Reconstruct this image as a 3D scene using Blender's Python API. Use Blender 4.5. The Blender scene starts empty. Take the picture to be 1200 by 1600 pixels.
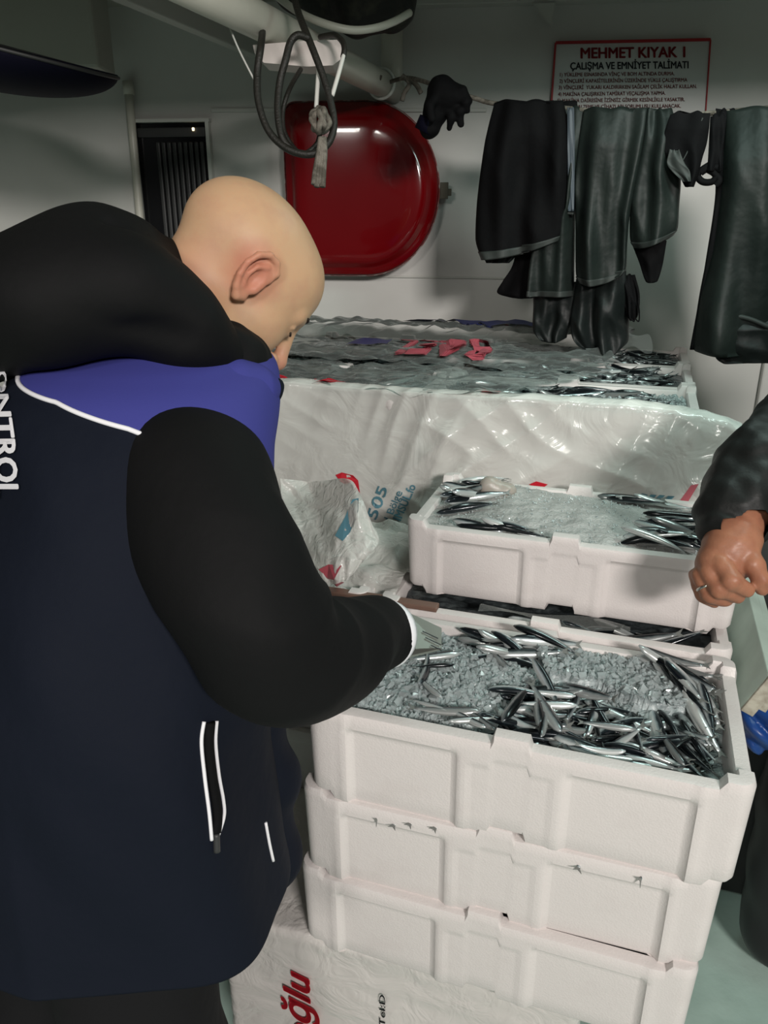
import bpy, bmesh, math, random
import numpy as np
from mathutils import Vector, Matrix
from mathutils.bvhtree import BVHTree

# ------------------------------------------------------------------ camera, world, lights, exposure
SC = bpy.context.scene
COL = SC.collection
FPX, PITCH, CAMZ = 1200.0, math.radians(20.5), 1.60
CP, SP = math.cos(PITCH), math.sin(PITCH)
cam_d = bpy.data.cameras.new('camera')
cam = bpy.data.objects.new('camera', cam_d); COL.objects.link(cam)
cam.location = (0, 0, CAMZ); cam.rotation_euler = (math.radians(90) - PITCH, 0, 0)
cam_d.sensor_fit = 'VERTICAL'; cam_d.sensor_height = 32.0; cam_d.lens = 32.0 * FPX / 1600.0
cam_d.clip_start = 0.02
SC.camera = cam

w = bpy.data.worlds.new('night'); SC.world = w; w.use_nodes = True
w.node_tree.nodes['Background'].inputs[0].default_value = (0.62, 0.65, 0.62, 1)
w.node_tree.nodes['Background'].inputs[1].default_value = 0.085

def area(name, loc, target, size, power, color, spread=180):
    l = bpy.data.lights.new(name, 'AREA'); l.shape = 'RECTANGLE'; l.size, l.size_y = size
    l.energy = power; l.color = color; l.spread = math.radians(spread)
    o = bpy.data.objects.new(name, l); COL.objects.link(o); o.location = loc
    d = Vector(target) - Vector(loc); o.rotation_euler = d.to_track_quat('-Z', 'Y').to_euler()
    return o
# deck floodlight on the mast behind the photographer, and the greenish tube under the overhead on the right
area('deck_floodlight', (1.25, -3.0, 2.92), (0.2, 1.6, 1.0), (0.8, 0.5), 190, (1.0, 0.94, 0.90))
area('fill_light', (-1.5, -2.4, 2.9), (-0.4, 2.4, 1.2), (0.6, 0.5), 45, (1.0, 0.96, 0.90))  # added fill from behind left, lifts the dim left wall and shadows
area('tube_light', (0.82, 1.30, 2.2), (0.76, 1.38, 0.9), (0.12, 1.0), 8.5, (0.76, 1.0, 0.93), 165)
SC.view_settings.view_transform = 'Standard'; SC.view_settings.look = 'None'
SC.view_settings.exposure = -0.18; SC.view_settings.gamma = 1.0; SC.view_settings.use_curve_mapping = False
SC.cycles.max_bounces = 10; SC.cycles.transparent_max_bounces = 16

# ------------------------------------------------------------------ helpers
random.seed(7); RNG = np.random.default_rng(7)
def ray(px, py):
    x, d = (px - 600) / FPX, (py - 800) / FPX
    return np.array([x, CP - d * SP, -(SP + d * CP)])
def V(px, py, D): r = ray(px, py) * D; return np.array([r[0], r[1], r[2] + CAMZ])
def atY(px, py, Y): r = ray(px, py); return V(px, py, Y / r[1])
def atZ(px, py, z): r = ray(px, py); return V(px, py, (z - CAMZ) / r[2])
def proj(p):
    x, y, z = p[0], p[1], p[2] - CAMZ
    fc = y * CP - z * SP; dc = -z * CP - y * SP
    return 600 + FPX * x / fc, 800 + FPX * dc / fc
AY = math.radians(18.4)
EU = np.array([math.cos(AY), -math.sin(AY), 0.0]); EV = np.array([math.sin(AY), math.cos(AY), 0.0]); EZ = np.array([0, 0, 1.0])
O1 = np.array([-0.117, 0.937, 0.0])
def BX(u, v, z): return O1 + EU * u + EV * v + EZ * z
WY = math.radians(7.0)
WU = np.array([math.cos(WY), -math.sin(WY), 0.0]); WN = np.array([-math.sin(WY), -math.cos(WY), 0.0])
W0 = np.array([0.1, 2.82, 0.0])
def on_wall(px, py, off=0.0):
    r = ray(px, py); c = np.array([0, 0, CAMZ]); n = WN
    t = np.dot(W0 + WN * off - c, n) / np.dot(r, n); return c + r * t
def on_plane(px, py, p0, n):
    r = ray(px, py); c = np.array([0, 0, CAMZ]); t = np.dot(np.asarray(p0) - c, n) / np.dot(r, n); return c + r * t

def unit(v): v = np.asarray(v, float); return v / (np.linalg.norm(v) + 1e-12)
def mesh(name, verts, faces, smooth=True):
    me = bpy.data.meshes.new(name); me.from_pydata([tuple(map(float, v)) for v in verts], [], [tuple(int(i) for i in f) for f in faces])
    if smooth: me.polygons.foreach_set('use_smooth', [True] * len(me.polygons))
    me.update(); return me
def obj(name, me, m=None, parent=None):
    o = bpy.data.objects.new(name, me); COL.objects.link(o)
    if m is not None and me is not None and not me.materials: me.materials.append(m)
    if parent is not None: o.parent = parent
    return o
def tag(o, label=None, cat=None, group=None, kind=None):
    if label: o['label'] = label
    if cat: o['category'] = cat
    if group: o['group'] = group
    if kind: o['kind'] = kind
    return o
def empty(name, label=None, cat=None, group=None, loc=(0, 0, 0)):
    o = bpy.data.objects.new(name, None); COL.objects.link(o); o.location = loc; o.empty_display_size = 0.05
    return tag(o, label, cat, group)
def part(name, me, m, parent, **k):
    o = obj(name, me, m, parent)
    if parent is not None: o.matrix_parent_inverse = Matrix.Translation(-Vector(parent.location)) if parent.type == 'EMPTY' and parent.rotation_euler[:] == (0, 0, 0) else Matrix.Identity(4)
    return tag(o, **k)
def autosmooth(o, ang=35):
    me = o.data
    me.polygons.foreach_set('use_smooth', [True] * len(me.polygons))
    try: me.set_sharp_from_angle(angle=math.radians(ang))
    except Exception: pass
    return o
def merge(lst):
    vs, fs, k = [], [], 0
    for v, f in lst:
        vs += [tuple(x) for x in v]; fs += [tuple(i + k for i in q) for q in f]; k += len(v)
    return vs, fs
def boxvf(p, ax, ay, az, sx, sy, sz):
    "box centred at p, unit axes, full sizes"
    p = np.asarray(p, float); v = []
    for i in (-.5, .5):
        for j in (-.5, .5):
            for k in (-.5, .5): v.append(p + np.asarray(ax) * sx * i + np.asarray(ay) * sy * j + np.asarray(az) * sz * k)
    return v, [(0, 1, 3, 2), (4, 6, 7, 5), (0, 4, 5, 1), (2, 3, 7, 6), (0, 2, 6, 4), (1, 5, 7, 3)]
def bevbox(name, p, ax, ay, az, sx, sy, sz, b=0.004, seg=2):
    v, f = boxvf(p, ax, ay, az, sx, sy, sz)
    bm = bmesh.new(); vv = [bm.verts.new(tuple(q)) for q in v]
    for q in f: bm.faces.new([vv[i] for i in q])
    bmesh.ops.recalc_face_normals(bm, faces=bm.faces)
    if b > 0: bmesh.ops.bevel(bm, geom=bm.edges[:], offset=b, segments=seg, affect='EDGES', profile=0.5)
    me = bpy.data.meshes.new(name); bm.to_mesh(me); bm.free(); return me
XA, YA, ZA = np.array([1., 0, 0]), np.array([0, 1., 0]), np.array([0, 0, 1.])
def catmull(pts, n):
    P = np.array(pts, float); k = len(P); t = np.linspace(0, k - 1, n); out = np.zeros((n, P.shape[1]))
    for i, tt in enumerate(t):
        j = min(int(tt), k - 2); s = tt - j
        p0, p1, p2, p3 = P[max(j - 1, 0)], P[j], P[j + 1], P[min(j + 2, k - 1)]
        out[i] = 0.5 * ((2 * p1) + (-p0 + p2) * s + (2 * p0 - 5 * p1 + 4 * p2 - p3) * s * s + (-p0 + 3 * p1 - 3 * p2 + p3) * s ** 3)
    return out
def tubevf(pts, r, seg=10, n=None, closed=False, disp=None):
    P = catmull(pts, n) if n else np.array(pts, float)
    if P.shape[1] == 4: R = P[:, 3]; P = P[:, :3]
    else: R = np.full(len(P), r) if np.isscalar(r) else np.interp(np.linspace(0, 1, len(P)), np.linspace(0, 1, len(r)), r)
    m = len(P)
    T = np.gradient(P, axis=0); T /= (np.linalg.norm(T, axis=1)[:, None] + 1e-12)
    a = np.array([0, 0, 1.]) if abs(T[0][2]) < 0.9 else np.array([1., 0, 0])
    N = unit(np.cross(T[0], a)); rings = np.zeros((m, seg, 3)); th = np.linspace(0, 2 * np.pi, seg, endpoint=False)
    for i in range(m):
        N = unit(N - T[i] * np.dot(N, T[i])); B = np.cross(T[i], N)
        rr = R[i] * (np.ones(seg) if disp is None else disp(i / (m - 1), th))
        rings[i] = P[i] + rr[:, None] * (np.cos(th)[:, None] * N + np.sin(th)[:, None] * B)
    return loftvf(rings, cap=not closed, wrap=closed)
def loftvf(rings, cap=True, wrap=False, closed_u=True):
    n, m = rings.shape[:2]; v = rings.reshape(-1, 3); f = []
    for i in range(n if wrap else n - 1):
        i2 = (i + 1) % n
        for j in range(m if closed_u else m - 1):
            j2 = (j + 1) % m
            f.append((i * m + j, i * m + j2, i2 * m + j2, i2 * m + j))
    v = [tuple(x) for x in v]
    if cap and closed_u:
        for i, rev in ((0, True), (n - 1, False)):
            c = rings[i].mean(axis=0); v.append(tuple(c)); k = len(v) - 1
            for j in range(m):
                j2 = (j + 1) % m; f.append((i * m + j2, i * m + j, k) if rev else (i * m + j, i * m + j2, k))
    return v, f
def tube(name, pts, r, m, parent=None, seg=10, n=None, closed=False, disp=None):
    v, f = tubevf(pts, r, seg, n, closed, disp); return part(name, mesh(name, v, f), m, parent)
def fixnormals(me):
    bm = bmesh.new(); bm.from_mesh(me); bmesh.ops.recalc_face_normals(bm, faces=bm.faces); bm.to_mesh(me); bm.free(); return me
def wob(P, freq, seed=0, n=7):
    g = np.random.default_rng(seed); s = np.zeros(P.shape[:-1])
    for i in range(n):
        k = g.normal(size=P.shape[-1]); k /= np.linalg.norm(k); s += np.sin((P @ k) * freq * g.uniform(.6, 1.6) + g.uniform(0, 6.28))
    return s / math.sqrt(n)
def fbm(P, freq, seed=0, oct=3):
    s = 0; a = 1.0
    for i in range(oct): s = s + a * wob(P, freq * 2.1 ** i, seed + i * 11); a *= 0.5
    return s
# --- signed distance modelling, meshed with sparse surface nets
def cap(P, a, b, ra, rb=None):
    a = np.asarray(a, float); b = np.asarray(b, float); rb = ra if rb is None else rb
    ab = b - a; x, y, z = P[:, 0] - a[0], P[:, 1] - a[1], P[:, 2] - a[2]; q = ab / (ab @ ab + 1e-12)
    t = np.clip(x * q[0] + y * q[1] + z * q[2], 0, 1); x -= t * ab[0]; y -= t * ab[1]; z -= t * ab[2]
    return np.sqrt(x * x + y * y + z * z) - (ra + (rb - ra) * t)
def ell(P, c, r, R=None):
    q = P - np.asarray(c, float)
    if R is not None: q = q @ np.asarray(R)
    x, y, z = q[:, 0] / r[0], q[:, 1] / r[1], q[:, 2] / r[2]; k0 = np.sqrt(x * x + y * y + z * z)
    x /= r[0]; y /= r[1]; z /= r[2]; k1 = np.sqrt(x * x + y * y + z * z) + 1e-9
    return k0 * (k0 - 1) / k1
def near(P, c, r, fn):
    "evaluate fn only within r of c; outside, a safe distance"
    d = np.linalg.norm(P - np.asarray(c, float), axis=1); m = d < r; out = d - r * .75
    if m.any(): out[m] = fn(P[m])
    return out
def sph(P, c, r): return np.linalg.norm(P - np.asarray(c, float), axis=1) - r
def smin(a, b, k): h = np.clip(0.5 + 0.5 * (b - a) / k, 0, 1); return b * (1 - h) + a * h - k * h * (1 - h)
def smax(a, b, k): return -smin(-a, -b, k)
def chain(P, pts, k=0.004):
    d = None
    for (a, ra), (b, rb) in zip(pts[:-1], pts[1:]):
        c = cap(P, a, b, ra, rb); d = c if d is None else smin(d, c, k)
    return d
def surfnet(sdf, lo, hi, h, bs=8):
    lo = np.asarray(lo, float); hi = np.asarray(hi, float)
    nb = np.ceil((hi - lo) / (h * bs)).astype(int) + 1
    bi = np.stack(np.meshgrid(*[np.arange(n) for n in nb], indexing='ij'), -1).reshape(-1, 3)
    d = sdf(lo + (bi * bs + (bs - 1) / 2) * h)
    bi = bi[np.abs(d) < bs * h * 0.87 * 1.5]
    off = np.stack(np.meshgrid(*[np.arange(bs)] * 3, indexing='ij'), -1).reshape(-1, 3)
    gi = (bi[:, None, :] * bs + off[None]).reshape(-1, 3)
    N = nb * bs + 2
    key = (gi[:, 0] * N[1] + gi[:, 1]) * N[2] + gi[:, 2]
    o = np.argsort(key); key = key[o]; gi = gi[o]
    val = np.concatenate([sdf(lo + c * h) for c in np.array_split(gi, max(1, len(gi) // 400000))])
    near = np.abs(val) < 3 * h
    st = np.array([N[1] * N[2], N[2], 1])
    def look(k):
        i = np.searchsorted(key, k); i = np.minimum(i, len(key) - 1); ok = key[i] == k; return i, ok
    ck = key[near]; cg = gi[near]; cv = []; ok = np.ones(len(ck), bool)
    corners = [(a, b, c) for a in (0, 1) for b in (0, 1) for c in (0, 1)]
    for c in corners:
        i, k = look(ck + np.dot(c, st)); ok &= k; cv.append(val[i])
    cv = np.array(cv).T[ok]; ck = ck[ok]; cg = cg[ok]
    s = cv < 0; act = s.any(1) & ~s.all(1); cv = cv[act]; ck = ck[act]; cg = cg[act]
    acc = np.zeros((len(ck), 3)); cnt = np.zeros(len(ck)); cn = np.array(corners, float)
    for a in range(8):
        for b in range(a + 1, 8):
            if np.abs(cn[a] - cn[b]).sum() == 1:
                x = (cv[:, a] < 0) != (cv[:, b] < 0); t = np.where(x, cv[:, a] / (cv[:, a] - cv[:, b] + 1e-20), 0)
                acc += np.where(x[:, None], cn[a] + t[:, None] * (cn[b] - cn[a]), 0); cnt += x
    verts = lo + (cg + acc / cnt[:, None]) * h
    faces = []
    def cl(k):
        i = np.searchsorted(ck, k); i = np.minimum(i, len(ck) - 1); return i, ck[i] == k
    for ax in range(3):
        u, v = (ax + 1) % 3, (ax + 2) % 3
        i1, k1 = look(ck + st[ax]); i0, k0 = look(ck)
        x = k1 & ((val[i0] < 0) != (val[i1] < 0))
        base = ck[x]; sgn = val[i0[x]] < 0
        q = [cl(base), cl(base - st[u]), cl(base - st[u] - st[v]), cl(base - st[v])]
        good = q[0][1] & q[1][1] & q[2][1] & q[3][1]
        F = np.stack([q[0][0], q[1][0], q[2][0], q[3][0]], 1)[good]; sg = sgn[good]
        F[~sg] = F[~sg][:, ::-1]; faces.append(F)
    return verts, np.concatenate(faces)
def npmesh(name, v, f):
    me = bpy.data.meshes.new(name); f = np.asarray(f)
    me.vertices.add(len(v)); me.vertices.foreach_set('co', np.asarray(v, np.float32).ravel())
    k = f.shape[1]; me.loops.add(len(f) * k); me.loops.foreach_set('vertex_index', f.astype(np.int32).ravel())
    me.polygons.add(len(f)); me.polygons.foreach_set('loop_start', np.arange(0, len(f) * k, k, dtype=np.int32))
    me.polygons.foreach_set('use_smooth', np.ones(len(f), bool)); me.update(calc_edges=True); me.validate(); return me
def sdfobj(name, sdf, lo, hi, h, m, parent=None):
    v, f = surfnet(sdf, lo, hi, h); return part(name, npmesh(name, v, f), m, parent)
# --- flat lettering turned into geometry
def textvf(s, size=1.0, shear=0.0, bold=0.0):
    c = bpy.data.curves.new('t', 'FONT'); c.body = s; c.size = size; c.shear = shear; c.resolution_u = 3
    o = bpy.data.objects.new('t', c); COL.objects.link(o); dg = bpy.context.evaluated_depsgraph_get(); dg.update()
    me = o.evaluated_get(dg).to_mesh(); v = np.array([p.co[:] for p in me.vertices]); f = [tuple(p.vertices) for p in me.polygons]
    o.evaluated_get(dg).to_mesh_clear(); bpy.data.objects.remove(o); bpy.data.curves.remove(c)
    if bold:
        n = len(v); sh = [(0, 0), (1, 0), (-1, 0), (0, .7), (0, -.7), (.7, .5), (-.7, -.5), (.7, -.5), (-.7, .5)]
        f = [tuple(i + k * n for i in q) for k in range(len(sh)) for q in f]; v = np.concatenate([v + np.array([a * bold, b * bold, k * 1e-4]) for k, (a, b) in enumerate(sh)])
    return v, f
def lettering(name, s, fn, m, parent, shear=0.0, bold=0.0):
    "fn maps (x,y) with text scaled to width 1, cap height y=1 -> world"
    v, f = textvf(s, 1.0, shear, bold); x0, x1 = v[:, 0].min(), v[:, 0].max(); y0 = 0; y1 = 0.73
    P = [fn((a[0] - x0) / (x1 - x0), (a[1] - y0) / (y1 - y0)) for a in v]
    return part(name, mesh(name, P, f, False), m, parent)

# ------------------------------------------------------------------ materials
def mat(name, col, rough=0.5, metal=0.0, spec=0.5, bump=None, var=None, coat=0.0, sheen=0.0, trans=0.0, ior=1.45, sss=0.0, sssr=(1, .3, .2)):
    m = bpy.data.materials.new(name); m.use_nodes = True; nt = m.node_tree; b = nt.nodes['Principled BSDF']
    b.inputs['Base Color'].default_value = (*col, 1); b.inputs['Roughness'].default_value = rough; b.inputs['Metallic'].default_value = metal
    b.inputs['Specular IOR Level'].default_value = spec; b.inputs['Coat Weight'].default_value = coat; b.inputs['Sheen Weight'].default_value = sheen
    b.inputs['Transmission Weight'].default_value = trans; b.inputs['IOR'].default_value = ior
    if sss: b.inputs['Subsurface Weight'].default_value = sss; b.inputs['Subsurface Radius'].default_value = sssr; b.inputs['Subsurface Scale'].default_value = 0.01
    tc = nt.nodes.new('ShaderNodeTexCoord')
    if bump:
        prev = None
        for kind, sc, st, dist in (bump if isinstance(bump, list) else [bump]):
            if kind == 'voronoi': t = nt.nodes.new('ShaderNodeTexVoronoi'); t.inputs['Scale'].default_value = sc; out = t.outputs['Distance']
            else: t = nt.nodes.new('ShaderNodeTexNoise'); t.inputs['Scale'].default_value = sc; t.inputs['Detail'].default_value = 4; out = t.outputs['Fac']
            nt.links.new(tc.outputs['Object'], t.inputs['Vector'])
            bp = nt.nodes.new('ShaderNodeBump'); bp.inputs['Strength'].default_value = st; bp.inputs['Distance'].default_value = dist
            nt.links.new(out, bp.inputs['Height'])
            if prev: nt.links.new(prev.outputs['Normal'], bp.inputs['Normal'])
            prev = bp
        nt.links.new(prev.outputs['Normal'], b.inputs['Normal'])
    if var:
        sc, col2, lo, hi = var
        t = nt.nodes.new('ShaderNodeTexNoise'); t.inputs['Scale'].default_value = sc; t.inputs['Detail'].default_value = 5
        r = nt.nodes.new('ShaderNodeValToRGB'); r.color_ramp.elements[0].position = lo; r.color_ramp.elements[1].position = hi
        r.color_ramp.elements[0].color = (*col, 1); r.color_ramp.elements[1].color = (*col2, 1)
        nt.links.new(tc.outputs['Object'], t.inputs['Vector']); nt.links.new(t.outputs['Fac'], r.inputs['Fac']); nt.links.new(r.outputs['Color'], b.inputs['Base Color'])
    return m
M = {}
M['wall'] = mat('painted_steel_wall', (.62, .62, .59), .42, bump=('noise', 3.0, .08, .02), var=(2.2, (.54, .54, .51), .45, .75))
M['wall_low'] = mat('painted_trim', (.55, .56, .52), .4)
M['ceil'] = mat('ceiling_paint', (.42, .42, .37), .5, var=(3, (.33, .32, .27), .45, .8))
M['floor'] = mat('deck_paint', (.42, .56, .50), .35, bump=('noise', 25, .15, .01), var=(5, (.30, .42, .37), .4, .7))
M['eps'] = mat('expanded_polystyrene', (.69, .65, .63), .42, spec=.45, bump=[('voronoi', 330, .10, .003), ('noise', 60, .12, .004)], var=(14, (.65, .605, .585), .55, .8))
M['black_fab'] = mat('black_softshell', (.0045, .0047, .005), .75, spec=.20, bump=[('noise', 9, .25, .02), ('noise', 900, .15, .001)])
M['navy_fab'] = mat('navy_softshell', (.0048, .0072, .0145), .78, spec=.18, bump=[('noise', 7, .3, .03), ('noise', 900, .15, .001)])
M['blue_fab'] = mat('blue_yoke_fabric', (.048, .052, .25), .75, spec=.2, bump=('noise', 800, .15, .001))
M['trousers'] = mat('black_trousers', (.008, .008, .009), .85, spec=.2, bump=('noise', 12, .3, .02))
M['white_trim'] = mat('white_piping', (.85, .85, .88), .5)
M['skin'] = mat('skin', (.54, .345, .205), .5, spec=.35, sss=.2, bump=[('noise', 420, .12, .001), ('noise', 60, .08, .003)], var=(28, (.49, .29, .18), .45, .75))
def warm_spot(m, c, r, col, fac):
    nt = m.node_tree; N = nt.nodes.new; b = nt.nodes['Principled BSDF']; L = nt.links.new; src = b.inputs['Base Color'].links[0].from_socket
    tc = N('ShaderNodeTexCoord'); vd = N('ShaderNodeVectorMath'); vd.operation = 'DISTANCE'; vd.inputs[1].default_value = tuple(c); L(tc.outputs['Object'], vd.inputs[0])
    mr = N('ShaderNodeMapRange'); mr.inputs[1].default_value = r * .35; mr.inputs[2].default_value = r; mr.inputs[3].default_value = fac; mr.inputs[4].default_value = 0; L(vd.outputs['Value'], mr.inputs[0])
    mx = N('ShaderNodeMix'); mx.data_type = 'RGBA'; L(mr.outputs[0], mx.inputs[0]); L(src, mx.inputs[6]); mx.inputs[7].default_value = (*col, 1); L(mx.outputs[2], b.inputs['Base Color'])
M['skin_ear'] = mat('ear_skin', (.62, .28, .20), .42, spec=.4, sss=.3, bump=('noise', 420, .1, .001))
M['skin2'] = mat('tanned_skin', (.38, .17, .10), .42, spec=.4, sss=.2, bump=[('noise', 300, .25, .001), ('noise', 90, .2, .002)], var=(40, (.30, .125, .075), .4, .7))
M['red'] = mat('red_gloss_paint', (.15, .001, .003), .14, coat=.6, bump=('noise', 4, .03, .01))
M['red_edge'] = mat('red_worn_edge', (.30, .06, .06), .3, coat=.3, var=(40, (.5, .42, .40), .5, .62))
M['oil_green'] = mat('green_oilskin', (.011, .016, .014), .52, spec=.32, bump=[('noise', 7, .4, .03), ('noise', 60, .12, .004)], var=(9, (.017, .023, .020), .45, .75))
M['oil_dark'] = mat('dark_oilskin', (.008, .011, .0105), .5, spec=.35, bump=[('noise', 8, .4, .03)])
M['oil_black'] = mat('black_cloth', (.0035, .0035, .004), .8, spec=.15, bump=('noise', 14, .3, .02))
M['oil_hem'] = mat('grey_green_hem', (.030, .036, .033), .6)
M['oil_band'] = mat('blue_grey_band', (.055, .07, .085), .5)
M['sign_w'] = mat('sign_board', (.52, .52, .50), .35)
M['ink_red'] = mat('sign_red', (.36, .012, .015), .5)
M['ink_black'] = mat('sign_black', (.015, .015, .02), .5)
M['ink_dimred'] = mat('sign_small_red', (.30, .05, .05), .5)
M['rope_dark'] = mat('dark_wet_rope', (.013, .012, .009), .5, bump=('noise', 300, .5, .003))
M['rope_grey'] = mat('grey_rope', (.20, .18, .15), .8, bump=('noise', 400, .6, .004), var=(60, (.08, .07, .055), .4, .6))
M['rope_white'] = mat('white_cord', (.60, .60, .56), .6)
M['pipe'] = mat('pale_pipe_paint', (.55, .54, .47), .32, var=(6, (.46, .45, .38), .45, .8))
M['block'] = mat('white_block', (.62, .56, .53), .5, bump=('noise', 80, .2, .003))
M['dark_bag'] = mat('dark_bag_fabric', (.013, .012, .010), .7, bump=('noise', 20, .4, .02), var=(18, (.05, .045, .03), .55, .75))
M['glass_dark'] = mat('dark_window_pane', (.008, .008, .009), .12, spec=.5)
M['slat'] = mat('dark_grey_slat', (.035, .036, .036), .5)
M['navy_plastic'] = mat('navy_plastic', (.003, .003, .011), .75, spec=.15)
M['wood_green'] = mat('pale_green_plank', (.50, .60, .53), .55, bump=('noise', 30, .2, .004), var=(12, (.40, .48, .42), .4, .75))
M['wood_end'] = mat('plank_end_grain', (.42, .40, .33), .7, var=(60, (.25, .22, .17), .4, .7))
M['blue_plastic'] = mat('blue_plastic_drum', (.008, .05, .22), .35)
M['brown_wood'] = mat('brown_wet_board', (.17, .10, .075), .5, bump=('noise', 40, .3, .003))
M['metal'] = mat('brushed_aluminium', (.30, .31, .28), .38, metal=.75)
M['silver'] = mat('silver_ring', (.75, .72, .66), .25, metal=1.0)
M['nylon'] = mat('black_nylon', (.010, .011, .0105), .5, spec=.3, bump=[('noise', 30, .3, .008)])
M['rubber'] = mat('black_rubber', (.012, .012, .013), .45)
M['ink_blue'] = mat('film_blue_ink', (.02, .03, .16), .45)
M['ink_teal'] = mat('film_teal_ink', (.10, .24, .30), .45)
M['ink_filmred'] = mat('film_red_ink', (.55, .015, .03), .4)
M['ink_pink'] = mat('film_pink_ink', (.50, .10, .13), .45)
M['brass'] = mat('steel_latch', (.09, .08, .06), .6, metal=.4)
M['lump'] = mat('cloudy_lump', (.36, .33, .29), .35, sss=.2, bump=('noise', 60, .3, .004))
M['eye'] = mat('eye_white', (.6, .55, .5), .15)
M['brow'] = mat('dark_brow_hair', (.03, .02, .015), .8)
M['fish_eye'] = mat('fish_eye', (.02, .02, .02), .1, coat=.5)

def film_mat(name, milk, col, rough=.16, scale=9, hue=None):
    m = bpy.data.materials.new(name); m.use_nodes = True; nt = m.node_tree; nt.nodes.clear(); N = nt.nodes.new; L = nt.links.new
    out = N('ShaderNodeOutputMaterial'); mix = N('ShaderNodeMixShader'); tr = N('ShaderNodeBsdfTransparent'); p = N('ShaderNodeBsdfPrincipled')
    p.inputs['Base Color'].default_value = (*col, 1); p.inputs['Roughness'].default_value = rough; p.inputs['Specular IOR Level'].default_value = .6
    tc = N('ShaderNodeTexCoord'); n1 = N('ShaderNodeTexNoise'); n1.inputs['Scale'].default_value = scale; n1.inputs['Detail'].default_value = 3; n1.inputs['Distortion'].default_value = 2.0
    L(tc.outputs['Object'], n1.inputs['Vector']); bp = N('ShaderNodeBump'); bp.inputs['Strength'].default_value = .5; bp.inputs['Distance'].default_value = .012
    L(n1.outputs['Fac'], bp.inputs['Height']); L(bp.outputs['Normal'], p.inputs['Normal'])
    lw = N('ShaderNodeFresnel'); lw.inputs['IOR'].default_value = 1.45; L(bp.outputs['Normal'], lw.inputs['Normal'])
    ad = N('ShaderNodeMath'); ad.operation = 'ADD'; ad.use_clamp = True; ad.inputs[1].default_value = milk; L(lw.outputs[0], ad.inputs[0])
    L(ad.outputs[0], mix.inputs[0]); L(tr.outputs[0], mix.inputs[1]); L(p.outputs[0], mix.inputs[2]); L(mix.outputs[0], out.inputs[0]); return m
M['film'] = film_mat('clear_plastic_film', .07, (.60, .64, .62), .14)
M['film_milky'] = film_mat('milky_plastic_film', .72, (.72, .72, .68), .18)
M['film_bag'] = film_mat('white_plastic_bag', .62, (.70, .70, .66), .2, 30)
M['film_wrap'] = film_mat('wrinkled_wrap', .85, (.66, .63, .60), .25, 14)
M['ice'] = mat('crushed_ice', (.80, .88, .88), .06, spec=.8, trans=.70, ior=1.31)
M['ice_bed'] = mat('ice_slush', (.50, .56, .56), .18, spec=.6, bump=[('noise', 120, .6, .006), ('voronoi', 90, .5, .006)], var=(30, (.12, .15, .155), .38, .72))
M['flake'] = mat('flake_ice', (.44, .445, .43), .35, spec=.45, bump=[('noise', 260, .6, .004), ('noise', 90, .4, .006)], var=(12, (.29, .295, .285), .4, .72))
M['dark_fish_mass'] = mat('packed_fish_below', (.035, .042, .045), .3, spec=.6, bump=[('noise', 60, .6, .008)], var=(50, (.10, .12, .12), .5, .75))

def fish_mat():
    m = bpy.data.materials.new('anchovy_skin'); m.use_nodes = True; nt = m.node_tree; b = nt.nodes['Principled BSDF']; N = nt.nodes.new; L = nt.links.new
    tc = N('ShaderNodeTexCoord'); sx = N('ShaderNodeSeparateXYZ'); L(tc.outputs['Generated'], sx.inputs[0])
    no = N('ShaderNodeTexNoise'); no.inputs['Scale'].default_value = 90; L(tc.outputs['Object'], no.inputs['Vector'])
    ma = N('ShaderNodeMath'); ma.operation = 'MULTIPLY_ADD'; ma.inputs[1].default_value = .14; L(no.outputs['Fac'], ma.inputs[0]); L(sx.outputs['Z'], ma.inputs[2])
    r = N('ShaderNodeValToRGB'); e = r.color_ramp.elements
    e[0].position = .18; e[0].color = (.80, .83, .81, 1); e[1].position = .98; e[1].color = (.010, .014, .018, 1)
    for p, c in ((.52, (.72, .78, .78, 1)), (.64, (.38, .45, .47, 1)), (.76, (.03, .042, .05, 1))): q = e.new(p); q.color = c
    L(ma.outputs[0], r.inputs['Fac'])
    oi = N('ShaderNodeObjectInfo'); hv = N('ShaderNodeHueSaturation'); mr = N('ShaderNodeMapRange'); mr.inputs[3].default_value = .30; mr.inputs[4].default_value = 1.05
    L(oi.outputs['Random'], mr.inputs[0]); L(mr.outputs[0], hv.inputs['Value']); L(r.outputs['Color'], hv.inputs['Color']); L(hv.outputs['Color'], b.inputs['Base Color'])
    b.inputs['Roughness'].default_value = .24; b.inputs['Metallic'].default_value = .45; b.inputs['Coat Weight'].default_value = .4; b.inputs['Coat Roughness'].default_value = .1
    return m
M['fish'] = fish_mat()
M['fish_mass'] = M['fish'].copy(); M['fish_mass'].name = 'anchovy_skin_dark'
_nt = M['fish_mass'].node_tree; _b = _nt.nodes['Principled BSDF']
for _l in list(_nt.links):
    if _l.to_socket == _b.inputs['Base Color']: _nt.links.remove(_l)
_t = _nt.nodes.new('ShaderNodeTexNoise'); _t.inputs['Scale'].default_value = 55; _r = _nt.nodes.new('ShaderNodeValToRGB'); _r.color_ramp.elements[0].position = .42; _r.color_ramp.elements[1].position = .62
_r.color_ramp.elements[0].color = (.02, .027, .03, 1); _r.color_ramp.elements[1].color = (.34, .39, .39, 1)
_c = _nt.nodes.new('ShaderNodeTexCoord'); _nt.links.new(_c.outputs['Object'], _t.inputs['Vector']); _nt.links.new(_t.outputs['Fac'], _r.inputs['Fac']); _nt.links.new(_r.outputs['Color'], _b.inputs['Base Color'])
M['fin'] = mat('fish_fin', (.16, .17, .16), .35)

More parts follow.
